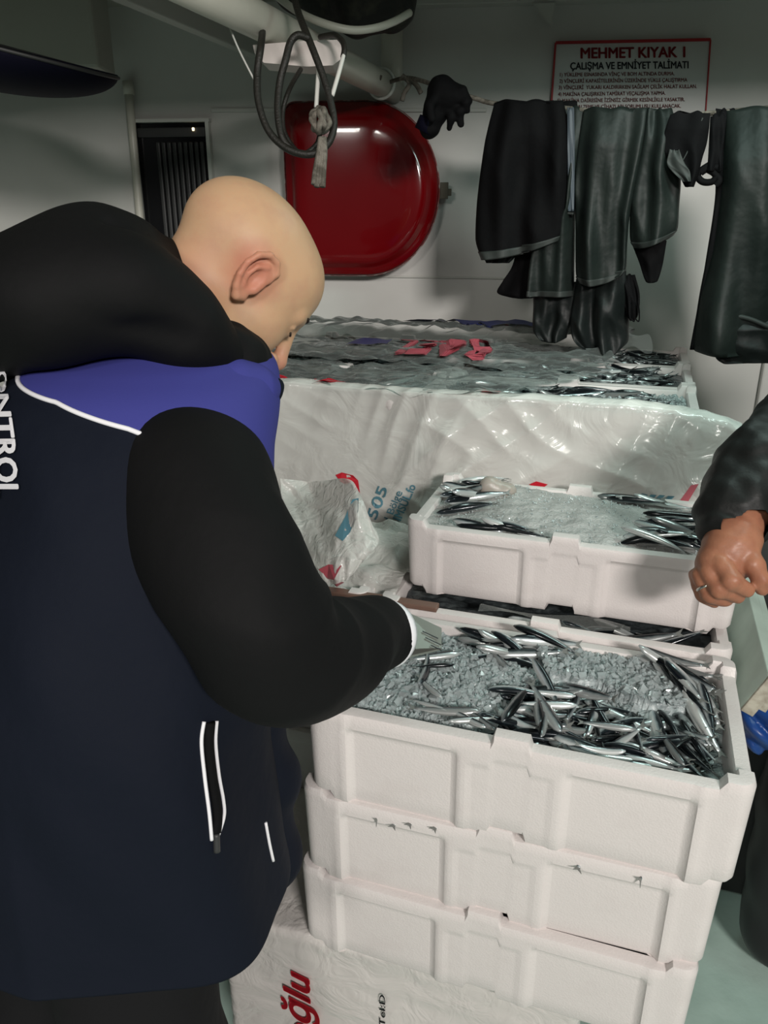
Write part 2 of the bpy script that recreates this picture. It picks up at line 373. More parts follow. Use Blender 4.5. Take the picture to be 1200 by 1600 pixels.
# ------------------------------------------------------------------ the setting
def struct(name, me, m, parent=None):
    o = part(name, me, m, parent)
    if parent is None: o['kind'] = 'structure'
    return o
CZ = 2.27
struct('floor', bevbox('floor', (0, 1.0, -.05), XA, YA, ZA, 7, 7.0, .1, 0), M['floor'])
struct('wall_back', bevbox('wall_back', W0 - WN * .04 * -1 * -1 + ZA * 1.2, WU, WN, ZA, 6.5, .08, 2.4, 0), M['wall'])
struct('ceiling', bevbox('ceiling', (0, 1.78, CZ + .04), XA, YA, ZA, 6, 2.5, .08, 0), M['ceil'])
# plate seams, the flat bar and gusset along the head of the back wall
ca, cb = on_wall(640, 12, .02), on_wall(1230, -4, .02)
struct('trim_1', bevbox('trim_1', (ca + cb) / 2 + np.array([0, 0, .012]), unit(cb - ca), WN, ZA, np.linalg.norm(cb - ca), .05, .022, .003), M['wall_low'])
g0 = on_wall(832, 8, .0); g1 = on_wall(868, 6, .0); g2 = on_wall(857, 40, .0)
gv = [p + WN * o for o in (0.0, .10) for p in (g0, g1)]
gus = [on_wall(x, y, o) for o in (.060, .048) for x, y in ((832, 6), (868, 4), (860, 40))]
struct('trim_2', mesh('trim_2', gus, [(0, 1, 2), (5, 4, 3), (0, 3, 4, 1), (1, 4, 5, 2), (2, 5, 3, 0)], False), M['wall_low'])
s0, s1 = on_wall(505, 431, .004), on_wall(860, 436, .004)
struct('trim_3', bevbox('trim_3', (s0 + s1) / 2, unit(s1 - s0), WN, ZA, np.linalg.norm(s1 - s0), .006, .006, .002), M['wall_low'])
s0, s1 = on_wall(330, 172, .004), on_wall(760, 172, .004)
struct('trim_4', bevbox('trim_4', (s0 + s1) / 2, unit(s1 - s0), WN, ZA, np.linalg.norm(s1 - s0), .006, .012, .002), M['wall_low'])
# raised stiffener plate seen low on the right of the back wall
p0 = on_wall(1178, 640, .0); p0[2] = 1.1
struct('trim_5', bevbox('trim_5', p0 + WU * .28 + WN * .012, WU, WN, ZA, .56, .024, 1.05, .006), M['wall'])
# overhead stringer and the duct in the upper left corner
b0 = on_wall(400, 88, .0); dirv = EV
bl = 1.6
struct('trim_6', bevbox('trim_6', b0 - dirv * bl / 2 + ZA * .07, dirv, EU, ZA, bl, .035, .15, .004), M['wall_low'])
d1 = atY(158, 108, 2.62)
struct('trim_7', bevbox('trim_7', (d1[0] - .6, 2.68, (d1[2] + CZ) / 2), XA, YA, ZA, 1.2, .16, CZ - d1[2], .01), M['ceil'])
# low hatch coaming under the wrapped pile
struct('trim_8', bevbox('trim_8', BX(-.06, 1.26, .375), EU, EV, ZA, 1.16, .90, .75, .01), M['wall_low'])

# the ribbed window in the back wall
wa, wb, wc, wd = on_wall(212, 193), on_wall(324, 193), on_wall(330, 372), on_wall(222, 372)
wc[2] = wd[2] = 1.38; ww = np.linalg.norm(wb - wa); wh = wa[2] - 1.38; wcen = (wa + wb) / 2; wcen[2] = (wa[2] + 1.38) / 2
win = struct('window_1', bevbox('window_1', wcen + WN * .003, WU, WN, ZA, ww, .006, wh, 0), M['glass_dark'])
fr = merge([boxvf(wcen + ZA * (wh / 2 + .005) + WN * .012, WU, WN, ZA, ww + .03, .03, .010), boxvf(wcen - ZA * (wh / 2 + .012) + WN * .012, WU, WN, ZA, ww + .05, .03, .024),
            boxvf(wcen + WU * (ww / 2 + .006) + WN * .012, WU, WN, ZA, .012, .03, wh), boxvf(wcen - WU * (ww / 2 + .004) + WN * .012, WU, WN, ZA, .010, .03, wh)])
part('window_frame', mesh('window_frame', *fr, False), M['wall_low'], win)
sl = bevbox('slat', (0, 0, 0), WU, WN, ZA, .014, .012, wh - .06, .004)
for k in range(9):
    o = part('slat', sl, M['slat'], win); o.location = Vector(wcen + WU * (ww / 2 - .02 - k * .0195) + WN * .012 - ZA * .03)
part('curtain_rail', bevbox('curtain_rail', wcen + ZA * (wh / 2 - .03) + WN * .010, WU, WN, ZA, ww * .94, .008, .03, .003), M['slat'], win)
lamp_m = bpy.data.materials.new('tiny_lamp'); lamp_m.use_nodes = True
lb = lamp_m.node_tree.nodes['Principled BSDF']; lb.inputs['Emission Color'].default_value = (1, .8, .45, 1); lb.inputs['Emission Strength'].default_value = 3
lv = wcen + ZA * (wh / 2 - .022) + WU * (ww / 2 - .045) + WN * .018
part('indicator_light', bevbox('indicator_light', lv, WU, WN, ZA, .008, .006, .010, .002), lamp_m, win)

# ------------------------------------------------------------------ foam fish boxes
L0, W_, H_ = .60, .318, .16
def sstep(a, b, x): t = np.clip((x - a) / (b - a), 0, 1); return t * t * (3 - 2 * t)
def box_mesh(name, L, W, H, thick=.024, seed=0, tall=.013):
    rc = .022
    def side(n, length, feats):
        e = set(np.linspace(0, 1, n).tolist())
        for q in feats: e |= {q - .004 / length * 1, q + .004 / length * 1}
        return sorted(t for t in e if 0 < t < 1)
    fl = [.065, .10, .115, .37, .385, .405, .455, .545, .595, .615, .63, .885, .90, .935]
    fs = [.11, .16, .18, .46, .54, .82, .84, .89]
    per = []   # (x, y, nx, ny, side, t)
    def corner(cx, cy, a0):
        for k in range(7):
            a = a0 + k / 6 * math.pi / 2; per.append((cx + rc * math.cos(a), cy + rc * math.sin(a), math.cos(a), math.sin(a), None, 0))
    tl = side(56, L, fl); ts = side(30, W, fs)
    lo = rc / L; ls = rc / W
    corner(rc, rc, math.pi)
    for t in tl:
        if lo < t < 1 - lo: per.append((t * L, 0, 0, -1, 'l', t))
    corner(L - rc, rc, -math.pi / 2)
    for t in ts:
        if ls < t < 1 - ls: per.append((L, t * W, 1, 0, 's', t))
    corner(L - rc, W - rc, 0)
    for t in tl[::-1]:
        if lo < t < 1 - lo: per.append((t * L, W, 0, 1, 'l', t))
    corner(rc, W - rc, math.pi / 2)
    for t in ts[::-1]:
        if ls < t < 1 - ls: per.append((0, t * W, -1, 0, 's', t))
    n = len(per)
    def lift(p):
        if p[4] is None: return tall
        c = .068 if p[4] == 'l' else .115
        if p[5] < c or p[5] > 1 - c: return tall
        if p[4] == 'l' and .455 <= p[5] <= .545: return tall
        return 0.0
    def depth(p, v):      # v 0 bottom .. 1 rim
        if p[4] is None: return 0.0
        t = p[5]; d = 0.0
        if p[4] == 'l':
            top = 1 - sstep(.80, .86, v)
            pan = lambda a, b: sstep(a - .006, a + .010, t) * (1 - sstep(b - .010, b + .006, t))
            d += .0075 * top * (pan(.108, .378) + pan(.622, .892))
            d += -.004 * (math.exp(-((t - .102) / .010) ** 2) + math.exp(-((t - .898) / .010) ** 2)) * (1 - v * .55)
            inn = sstep(.402, .410, t) * (1 - sstep(.590, .598, t)) * (1 - sstep(.74, .77, v))
            d += .0022 * inn
        else:
            d += .006 * (1 - sstep(.80, .86, v)) * (sstep(.16, .185, t) * (1 - sstep(.45, .475, t)) + sstep(.525, .55, t) * (1 - sstep(.815, .84, t)))
        return d
    vs_out = [0, .05, .2, .4, .6, .70, .735, .76, .79, .82, .86, .9, .95, 1.0]
    taper = .006
    rings = []
    for v in vs_out:
        R = []
        for p in per:
            lf = lift(p); zb, zt = lf * 1.0, H + lf
            z = zb + (zt - zb) * v; ins = depth(p, v) + taper * (1 - v) + (.004 if v == 0 else 0) + (.003 if v == 1.0 else 0)
            R.append((p[0] - p[2] * ins, p[1] - p[3] * ins, z))
        rings.append(R)
    for ins, dz in ((.007, .001), (thick - .003, .001), (thick, -.003)):
        rings.append([(p[0] - p[2] * ins, p[1] - p[3] * ins, H + lift(p) + dz) for p in per])
    for ins, z in ((thick + .001, H - .02), (thick + .006, H * .5), (thick + .008, .03)):
        rings.append([(p[0] - p[2] * ins, p[1] - p[3] * ins, z) for p in per])
    v, f = loftvf(np.array(rings))
    me = mesh(name, v, f); fixnormals(me); me.polygons.foreach_set('use_smooth', [True] * len(me.polygons)); me.set_sharp_from_angle(angle=math.radians(40))
    return me
BM_ = box_mesh('foam_fish_box', L0, W_, H_)
BM_low = box_mesh('foam_fish_box_low', .575, .31, .134)
def fbox(u, v, z, label, group=None, me=BM_, yaw=0.0, name='foam_fish_box'):
    o = obj(name, me, M['eps']); p = BX(u, v, z); o.location = p; o.rotation_euler = (0, 0, -AY + math.radians(yaw))
    return tag(o, label, 'fish box', group)
fbox(0, 0, .95 - H_, 'white foam box of fish and ice, top of the front stack', 'boxes of the front stack')
fbox(-.014, .004, .95 - 2 * H_, 'white foam box with fish tails poking out, second from top in front stack', 'boxes of the front stack', yaw=.6)
fbox(-.024, .006, .95 - 3 * H_, 'white foam box resting on the film-wrapped box, third of the front stack', 'boxes of the front stack', yaw=-.4)
fbox(-.175, .02, .95 - 4 * H_ - .003, 'foam box wrapped in white film at the foot of the front stack', yaw=3)
for k in (5, 6):
    if .95 - k * H_ > -.02: fbox(-.175, .02, max(0, .95 - k * H_ - .003 + .0), 'plain foam box at the very bottom, under the film-wrapped box', 'lowest boxes', yaw=3)
# second row
fbox(0, .335, .95 - H_, 'white foam box of fish directly beneath the upper ice box', 'boxes of the second row')
fbox(.03, .40, .95, 'shallow white foam box heaped with grey flake ice, raised behind front stack', me=BM_low)
fbox(-.625, .34, .95 - H_, 'white foam box under crumpled film left of the upper ice box', 'boxes of the second row')
for k in range(2, 6):
    for u in (0, -.625):
        fbox(u, .337, .95 - k * H_, 'lower foam box inside the second row stack', 'hidden boxes of the second row')
# the pile under film
PZ = 1.23
PILE = {}
names = {(0, 0): 'front left foam box under the milky film of the rear pile', (1, 0): 'front right foam box of the rear pile, rim corner bare of film',
         (0, 1): 'middle row left foam box under clear film of the rear pile', (1, 1): 'middle row right foam box of the rear pile with dark fish at its corner',
         (0, 2): 'back row left foam box under printed film near the wall', (1, 2): 'back row right foam box below the hanging oilskins'}
for i in (0, 1):
    for j in (0, 1, 2):
        PILE[i, j] = (-.665 + i * .605, .79 + j * .318)
        fbox(*PILE[i, j], PZ - H_, names[i, j], 'boxes of the rear pile')
        for k in (2, 3): fbox(*PILE[i, j], PZ - k * H_, 'lower foam box inside the film covered rear pile', 'hidden boxes of the rear pile')

# film wrap on the bottom box of the front stack
def wrap_mesh():
    L, W, H = L0 + .018, W_ + .018, 2 * H_ + .012; rings = []
    zs = [0, .01, .03, .06, .09, .12, .15, .165, H]
    per = []
    rc = .02
    def addc(cx, cy, a0):
        for k in range(8): a = a0 + k / 7 * math.pi / 2; per.append((cx + rc * math.cos(a), cy + rc * math.sin(a), math.cos(a), math.sin(a)))
    def addl(p, q, nx, ny, n):
        for t in np.linspace(0, 1, n + 2)[1:-1]: per.append((p[0] + (q[0] - p[0]) * t, p[1] + (q[1] - p[1]) * t, nx, ny))
    addc(rc, rc, math.pi); addl((rc, 0), (L - rc, 0), 0, -1, 70); addc(L - rc, rc, -math.pi / 2); addl((L, rc), (L, W - rc), 1, 0, 36)
    addc(L - rc, W - rc, 0); addl((L - rc, W), (rc, W), 0, 1, 70); addc(rc, W - rc, math.pi / 2); addl((0, W - rc), (0, rc), -1, 0, 36)
    PA = np.array(per)
    for z in np.linspace(0, H, 26):
        zz = np.full(len(PA), z)
        w_ = wob(np.stack([PA[:, 0], PA[:, 1], zz * 3.2], 1), 26, 3) * .0022 + wob(np.stack([PA[:, 0] * .5, PA[:, 1] * .5, zz * 9], 1), 20, 5) * .0018
        rings.append(np.stack([PA[:, 0] + PA[:, 2] * w_, PA[:, 1] + PA[:, 3] * w_, zz], 1))
    c = np.array([L / 2, W / 2])
    for k, s in enumerate((.985, .95, .9, .8, .65, .5, .3, .1)):
        xy = c + (PA[:, :2] - c) * s; q = np.stack([xy[:, 0], xy[:, 1] * 2.2, xy[:, 0] * 0], 1)
        rings.append(np.stack([xy[:, 0], xy[:, 1], H + .003 + wob(q, 24, 9) * .002], 1))
    v, f = loftvf(np.array(rings)); return mesh('film_wrap', v, f)
wrap = obj('film_wrap', wrap_mesh(), M['film_wrap']); wp = BX(-.184, .011, .95 - 5 * H_ - .004); wrap.location = wp; wrap.rotation_euler = (0, 0, -AY + math.radians(3))
tag(wrap, 'wrinkled white film wrap with red lettering round the lowest visible box', 'film')
wrm = Matrix.Translation(Vector(wp)) @ Matrix.Rotation(-AY + math.radians(3), 4, 'Z')
def wrap_front(x, z): p = wrm @ Vector((x, -.0045, z)); return np.array(p)
def up_text(x0, z0, hgt, wid): return lambda x, y: (x0 - y * hgt, -.0045, z0 + H_ + x * wid)
lettering('lettering', 'oğlu', up_text(.166, -.088, .052, .175), M['ink_filmred'], wrap, shear=.25, bold=.028)
lettering('lettering', 'Tel:D', up_text(.302, .010, .011, .075), M['ink_black'], wrap, bold=.01)

# ------------------------------------------------------------------ fish
def fish_mesh(name, bend, seedf):
    n, seg = 13, 10; L = .112; rings = []; th = np.linspace(0, 2 * np.pi, seg, endpoint=False)
    t = np.linspace(0, 1, n)
    hgt = np.interp(t, [0, .04, .12, .25, .45, .7, .88, 1], [.0018, .0050, .0074, .0092, .0095, .0074, .0042, .0030])
    wid = np.interp(t, [0, .04, .12, .25, .45, .7, .88, 1], [.0015, .0042, .0058, .0066, .0066, .0048, .0023, .0010])
    ang = np.cumsum(np.full(n, bend / n)); ang -= ang.mean()
    pos = np.zeros((n, 2)); d = L / (n - 1)
    for i in range(1, n): pos[i] = pos[i - 1] + d * np.array([math.cos(ang[i]), math.sin(ang[i])])
    pos -= pos.mean(axis=0)
    for i in range(n):
        nx, ny = -math.sin(ang[i]), math.cos(ang[i])
        rings.append([(pos[i][0] + nx * wid[i] * math.cos(a), pos[i][1] + ny * wid[i] * math.cos(a), hgt[i] * math.sin(a) * (1.0 if math.sin(a) > 0 else 1.12)) for a in th])
    v, f = loftvf(np.array(rings)); me = mesh(name, v, f)
    e = pos[-1]; dx, dy = math.cos(ang[-1]), math.sin(ang[-1])
    T = []
    for s in (-.0005, .0005):
        for (a, b) in ((-.003, .0026), (.004, .0040), (.012, .0078), (.0062, .0), (.012, -.0078), (.004, -.0040), (-.003, -.0026)):
            T.append((e[0] + dx * a - dy * s, e[1] + dy * a + dx * s, b))
    F = [(0, 1, 3), (1, 2, 3), (3, 4, 5), (0, 3, 6), (3, 5, 6)]
    F = F + [tuple(i + 7 for i in q[::-1]) for q in F] + [(i, (i + 1) % 7, (i + 1) % 7 + 7, i + 7) for i in range(7)]
    tail = mesh('tail_fin', T, F, False)
    eyes = []
    h = pos[1] * .2 + pos[2] * .8
    i = 1; nx, ny = -math.sin(ang[1]), math.cos(ang[1])
    for s in (-1, 1):
        bm = bmesh.new(); bmesh.ops.create_icosphere(bm, subdivisions=1, radius=.0021)
        for q in bm.verts: q.co.y *= .5; q.co += Vector((h[0], h[1] + s * .0042, .0012))
        em = bpy.data.meshes.new('eye'); bm.to_mesh(em); bm.free(); eyes.append(em)
    for mm, k in ((me, 'fish'), (tail, 'fin'), (eyes[0], 'fish_eye'), (eyes[1], 'fish_eye')): mm.materials.append(M[k])
    return me, tail, eyes
FISH = [fish_mesh('anchovy', b, i) for i, b in enumerate((0.0, .35, -.4, .9, -.85))]
def put_fish(p, yaw, pitch, roll, label, group, var=None, scale=1.0, detail=True):
    k = var if var is not None else random.choice((0, 0, 1, 1, 2, 2, 3, 4))
    me, tail, eyes = FISH[k]
    o = obj('anchovy', me); o.location = p; o.rotation_mode = 'XYZ'
    o.rotation_euler = (Matrix.Rotation(yaw, 4, 'Z') @ Matrix.Rotation(pitch, 4, 'Y') @ Matrix.Rotation(roll, 4, 'X')).to_euler(); o.scale = (scale,) * 3
    tag(o, label, 'fish', group)
    if detail:
        obj('tail_fin', tail, None, o); obj('eye', eyes[0] if roll > 0 else eyes[1], None, o)
    return o
def inpoly(x, y, poly):
    c = False; j = len(poly) - 1
    for i in range(len(poly)):
        xi, yi = poly[i]; xj, yj = poly[j]
        if (yi > y) != (yj > y) and x < (xj - xi) * (y - yi) / (yj - yi) + xi: c = not c
        j = i
    return c
def scatter(poly, z, count, hfun, label, group, yaw0=0, yspread=3.14, layers=3, dz=.009, inside=None, mind=.011, detail=True, scl=(.85, 1.1), tilt=.16):
    xs = [p[0] for p in poly]; ys = [p[1] for p in poly]; put = 0; tries = 0; pts = []
    while put < count and tries < count * 60:
        tries += 1; px, py = random.uniform(min(xs), max(xs)), random.uniform(min(ys), max(ys))
        if not inpoly(px, py, poly): continue
        p = atZ(px, py, z); q = p - O1; u, v = q @ EU, q @ EV
        yaw = yaw0 + random.uniform(-yspread, yspread)
        dx = np.array([math.cos(yaw), math.sin(yaw), 0]) * .058; ok = True
        if inside:
            for s in (-1, 1):
                r = p + dx * s - O1
                if not (inside[0] < r @ EU < inside[1] and inside[2] < r @ EV < inside[3]): ok = False
        if not ok: continue
        lay = int(put / count * layers)
        if any(l == lay and (p[0] - a) ** 2 + (p[1] - b) ** 2 < mind ** 2 for a, b, l in pts): continue
        pts.append((p[0], p[1], lay))
        p[2] = hfun(u, v) + .008 + lay * dz + random.uniform(0, .003)
        put_fish(p, yaw, random.gauss(0, tilt), random.choice((-1, 1)) * random.uniform(.55, 1.75), label, group, scale=random.uniform(*scl), detail=detail); put += 1

# ------------------------------------------------------------------ ice
def ice_bed(name, u0, u1, v0, v1, hfun, m, amp, freq, parent=None, nu=150, nv=90, seed=1):
    V_ = []; us = np.linspace(u0, u1, nu); vs = np.linspace(v0, v1, nv)
    G = np.array([[(u, v, 0) for u in us] for v in vs]); nz = fbm(G, freq, seed, 3) * amp
    for j, v in enumerate(vs):
        for i, u in enumerate(us): V_.append(BX(u, v, hfun(u, v) + nz[j, i]))
    F = [(j * nu + i, j * nu + i + 1, (j + 1) * nu + i + 1, (j + 1) * nu + i) for j in range(nv - 1) for i in range(nu - 1)]
    # closed underside
    k = len(V_); bot = [(0, 0), (nu - 1, 0), (nu - 1, nv - 1), (0, nv - 1)]
    for i, j in bot: q = np.array(V_[j * nu + i]); q[2] -= .03; V_.append(q)
    F.append((k + 3, k + 2, k + 1, k))
    return part(name, mesh(name, V_, F), m, parent)
def chunks(name, n, pick, size, m, parent, seed=3):
    g = np.random.default_rng(seed); vs, fs = [], []
    base = np.array([(x, y, z) for x in (-1, 1) for y in (-1, 1) for z in (-1, 1)], float); bf = [(0, 1, 3, 2), (4, 6, 7, 5), (0, 4, 5, 1), (2, 3, 7, 6), (0, 2, 6, 4), (1, 5, 7, 3)]
    for i in range(n):
        p = pick(g)
        if p is None: continue
        s = size[0] + (size[1] - size[0]) * g.uniform() ** 1.8; q = base * g.uniform(.25, 1.0, 3) * s * .5 + g.normal(size=(8, 3)) * s * .10
        a = g.normal(size=(3, 3)); Q, _ = np.linalg.qr(a); q = q @ Q + p; k = len(vs); vs += [tuple(x) for x in q]; fs += [tuple(j + k for j in ff) for ff in bf]
    o = part(name, mesh(name, vs, fs, False), m, parent); o['kind'] = 'stuff'; return o

def fish_mass(name, n, pick, m, parent=None, seed=0, size=(.8, 1.05)):
    g = np.random.default_rng(seed); vs, fs = [], []; k = 0
    src = [(np.array([v.co[:] for v in me.vertices]), [tuple(p.vertices) for p in me.polygons], np.array([v.co[:] for v in tl.vertices]), [tuple(p.vertices) for p in tl.polygons]) for me, tl, _ in FISH]
    for i in range(n):
        p, yaw = pick(g); b, bf, t, tf = src[g.integers(0, 5)]
        R = np.array((Matrix.Rotation(yaw, 3, 'Z') @ Matrix.Rotation(g.normal() * .12, 3, 'Y') @ Matrix.Rotation(g.choice((-1, 1)) * g.uniform(.5, 1.8), 3, 'X')))
        sc = g.uniform(*size)
        for q, f in ((b, bf), (t, tf)):
            vs.append(q * sc @ R.T + p); fs += [tuple(j + k for j in ff) for ff in f]; k += len(q)
    o = part(name, mesh(name, np.concatenate(vs), fs), m, parent); o['kind'] = 'stuff'; return o
# front box
ice_left = [(500, 1100), (600, 1010), (700, 975), (770, 1000), (860, 1030), (850, 1075), (770, 1120), (735, 1150), (680, 1150), (600, 1130)]
ice_mid = [(835, 1040), (890, 1008), (1000, 1025), (1060, 1050), (1080, 1095), (1068, 1135), (1010, 1125), (930, 1090), (850, 1080)]
def front_h(u, v):
    c = u / L0; x, y = proj(BX(u, v, .92))
    h = .918 + .012 * math.sin(min(max(v / W_, 0), 1) * math.pi)
    if inpoly(x, y, ice_left): h += .010
    if inpoly(x, y, ice_mid): h += .022
    if c > .45 and v < .15: h -= .020
    return h
fr_ice = ice_bed('crushed_ice', .026, .574, .026, W_ - .026, front_h, M['ice_bed'], .0022, 150)
tag(fr_ice, 'crushed wet ice spread among the fish in the front box', 'ice', kind='stuff')
def pick_front(g):
    for _ in range(30):
        u, v = g.uniform(.03, .57), g.uniform(.03, W_ - .03); x, y = proj(BX(u, v, .93))
        if inpoly(x, y, ice_left) or inpoly(x, y, ice_mid): return BX(u, v, front_h(u, v) + g.uniform(-.001, .006))
    return None
chunks('ice_chunks', 6500, pick_front, (.003, .0135), M['ice'], fr_ice, 4)
FB = (.03, .57, .028, W_ - .028)
LAB = 'small silver anchovy among crushed ice in the front box'; GRP = 'anchovies in the front box'
heap = [(800, 1095), (850, 1085), (930, 1105), (1010, 1135), (1080, 1125), (1090, 1080), (1120, 1100), (1140, 1200), (1135, 1240), (1060, 1245), (940, 1215), (830, 1190), (770, 1165), (780, 1120)]
def pick_heap(g):
    while True:
        u, v = g.uniform(.05, .55), g.uniform(.045, W_ - .045)
        if inpoly(*proj(BX(u, v, .93)), heap):
            yaw = g.uniform(-2.2, .9); c, s_ = abs(math.cos(yaw + AY)) * .06, abs(math.sin(yaw + AY)) * .06
            if .028 + c < u < .572 - c and .028 + s_ < v < W_ - .028 - s_: return BX(u, v, front_h(u, v) + g.uniform(-.004, .006)), yaw
fish_mass('packed_fish', 170, pick_heap, M['fish_mass'], fr_ice, 12)
scatter(heap, .935, 120, front_h, LAB, GRP, yaw0=-.7, yspread=1.25, layers=3, inside=FB, mind=.015, scl=(.72, .98))
scatter([(710, 985), (770, 985), (860, 1015), (850, 1035), (800, 1045), (750, 1010)], .935, 22, front_h, LAB, GRP, yaw0=-.35, yspread=.5, layers=2, inside=FB)
scatter([(1040, 1040), (1110, 1050), (1130, 1110), (1100, 1150), (1060, 1090)], .935, 22, front_h, LAB, GRP, yaw0=-.9, yspread=.7, layers=2, inside=FB)
scatter([(880, 1005), (1080, 1045), (1090, 1065), (900, 1025)], .935, 8, front_h, LAB, GRP, yaw0=-.2, yspread=.8, layers=1, inside=FB)
def fish_px(a, b, z, label, group, var=0, roll=1.3, dz=0.0, pitch=0):
    A, B = atZ(*a, z), atZ(*b, z); d = B - A; L = np.linalg.norm(d); c = (A + B) / 2; q = c - O1; hu, hv = abs(d @ EU) / 2, abs(d @ EV) / 2
    c = BX(min(max(q @ EU, .03 + hu), .57 - hu), min(max(q @ EV, .03 + hv), W_ - .03 - hv), 0); c[2] = z + dz
    return put_fish(c, math.atan2(d[1], d[0]), pitch, roll, label, group, var, max(.55, min(1.15, L / .128)))
for a, b, var, roll in (((655, 1075), (672, 1022), 3, 1.2), ((725, 1020), (640, 1030), 0, 1.2), ((715, 1038), (645, 1042), 0, -1.2), ((782, 1132), (832, 1062), 0, 1.2),
                        ((690, 1150), (760, 1145), 0, -1.3), ((752, 1168), (690, 1135), 1, 1.2), ((760, 1112), (640, 1108), 1, 1.5), ((795, 1045), (765, 1012), 3, 1.2), ((756, 1075), (860, 1085), 2, 1.6),
                        ((905, 1088), (820, 1078), 0, 1.1), ((908, 1102), (812, 1098), 0, 1.2), ((845, 1140), (838, 1080), 0, 1.2), ((880, 1150), (830, 1070), 1, 1.4), ((765, 1165), (720, 1130), 1, 1.3),
                        ((980, 1180), (900, 1170), 3, 1.2), ((1075, 1245), (1030, 1180), 0, 1.2), ((840, 1175), (850, 1120), 0, -1.2), ((1020, 1155), (1065, 1150), 0, 1.2), ((1000, 1140), (905, 1128), 0, 1.2),
                        ((700, 1112), (650, 1095), 0, 1.7), ((690, 1090), (655, 1060), 1, 1.7)):
    fish_px(a, b, .953, LAB, GRP, var, roll)
# fish tails squeezed between the front stack's boxes
for i, (px, py) in enumerate(((585, 1290), (618, 1300), (650, 1300), (693, 1308), (908, 1367), (1012, 1388))):
    p = on_plane(px, py - 8, BX(0, .008, 0), EV); p = p + EV * .042
    put_fish(p, -AY - math.pi / 2 + random.uniform(-.3, .3), -.12, random.choice((.3, 1.3)), 'anchovy tail sticking out of the seam below the top box', 'anchovies squeezed between boxes', 0, .8)

# upper box of flake ice
UB = (.03, .40, .95)
def up_h(u, v):
    a, b = (u - .03) / .575, (v - .40) / .31
    return .95 + .122 + .022 * math.sin(np.clip(a, 0, 1) * math.pi) * math.sin(np.clip(b, 0, 1) * math.pi) + .012 * math.exp(-((a - .25) / .15) ** 2 - ((b - .85) / .25) ** 2)
up_ice = ice_bed('flake_ice', .055, .58, .424, .686, up_h, M['flake'], .0014, 130, seed=5)
tag(up_ice, 'grey flake ice heaped in the raised upper box', 'ice', kind='stuff')
def pick_up(g): u, v = g.uniform(.058, .575), g.uniform(.427, .683); return BX(u, v, up_h(u, v) + g.uniform(-.001, .0025))
chunks('ice_chunks', 1500, pick_up, (.0015, .004), M['ice'], up_ice, 6)
UBI = (.058, .577, .43, .68); UL = 'small dark anchovy lying in the raised upper box of flake ice'; UG = 'anchovies in the upper box'
scatter([(660, 775), (760, 762), (765, 790), (700, 812), (665, 800)], 1.08, 14, up_h, UL, UG, yaw0=.1, yspread=.6, layers=2, inside=(.04, .577, .43, .70))
scatter([(735, 822), (830, 838), (840, 856), (780, 852)], 1.08, 8, up_h, UL, UG, yaw0=-.5, yspread=.25, layers=1, inside=UBI)
scatter([(1010, 840), (1060, 815), (1110, 830), (1095, 890), (1030, 880)], 1.08, 18, up_h, UL, UG, yaw0=-.45, yspread=.3, layers=2, inside=UBI)
scatter([(970, 780), (1050, 785), (1050, 795), (980, 792)], 1.08, 4, up_h, UL, UG, yaw0=-.4, yspread=.5, layers=1, inside=UBI)
lp = atZ(767, 752, 1.115)
lump = sdfobj('ice_lump', lambda P: smin(ell(P, lp - ZA * .012, (.024, .022, .024)), ell(P, lp + np.array([.024, -.004, -.02]), (.026, .022, .016)), .015) + .003 * wob(P, 90, 2), lp - .06, lp + .06, .003, M['lump'])
tag(lump, 'pale rounded ice lump at the back left corner of the upper box', 'ice')

# fish in the second row box, seen through the slot
def r2_h(u, v): return .928
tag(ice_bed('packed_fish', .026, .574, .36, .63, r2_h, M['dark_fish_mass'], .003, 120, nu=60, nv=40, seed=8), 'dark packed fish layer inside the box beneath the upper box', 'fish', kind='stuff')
scatter([(790, 965), (1100, 1000), (1110, 1030), (800, 985)], .94, 8, r2_h, 'anchovy in the slot between the upper box and the front stack', 'anchovies in the slot', yaw0=-.3, yspread=.4, layers=1, inside=(.03, .57, .362, .64))
sc0 = [BX(.18 + .26 * t, .362 + .03 * s + .004 * math.sin(9 * t), .953 + .006 * math.sin(7 * t + 3 * s)) for s in (0, .5, 1) for t in np.linspace(0, 1, 14)]
tag(part('film_scrap', mesh('film_scrap', sc0, [(j * 14 + i, j * 14 + i + 1, (j + 1) * 14 + i + 1, (j + 1) * 14 + i) for j in range(2) for i in range(13)]), M['film'], None), 'clear film scrap in the slot under the upper box', 'film')
tag(part('wooden_strip', bevbox('wooden_strip', BX(-.11, .347, .956), EU, EV, ZA, .44, .022, .010, .002), M['brown_wood'], None), 'brown wet wooden strip behind the front stack rim', 'wood strip')

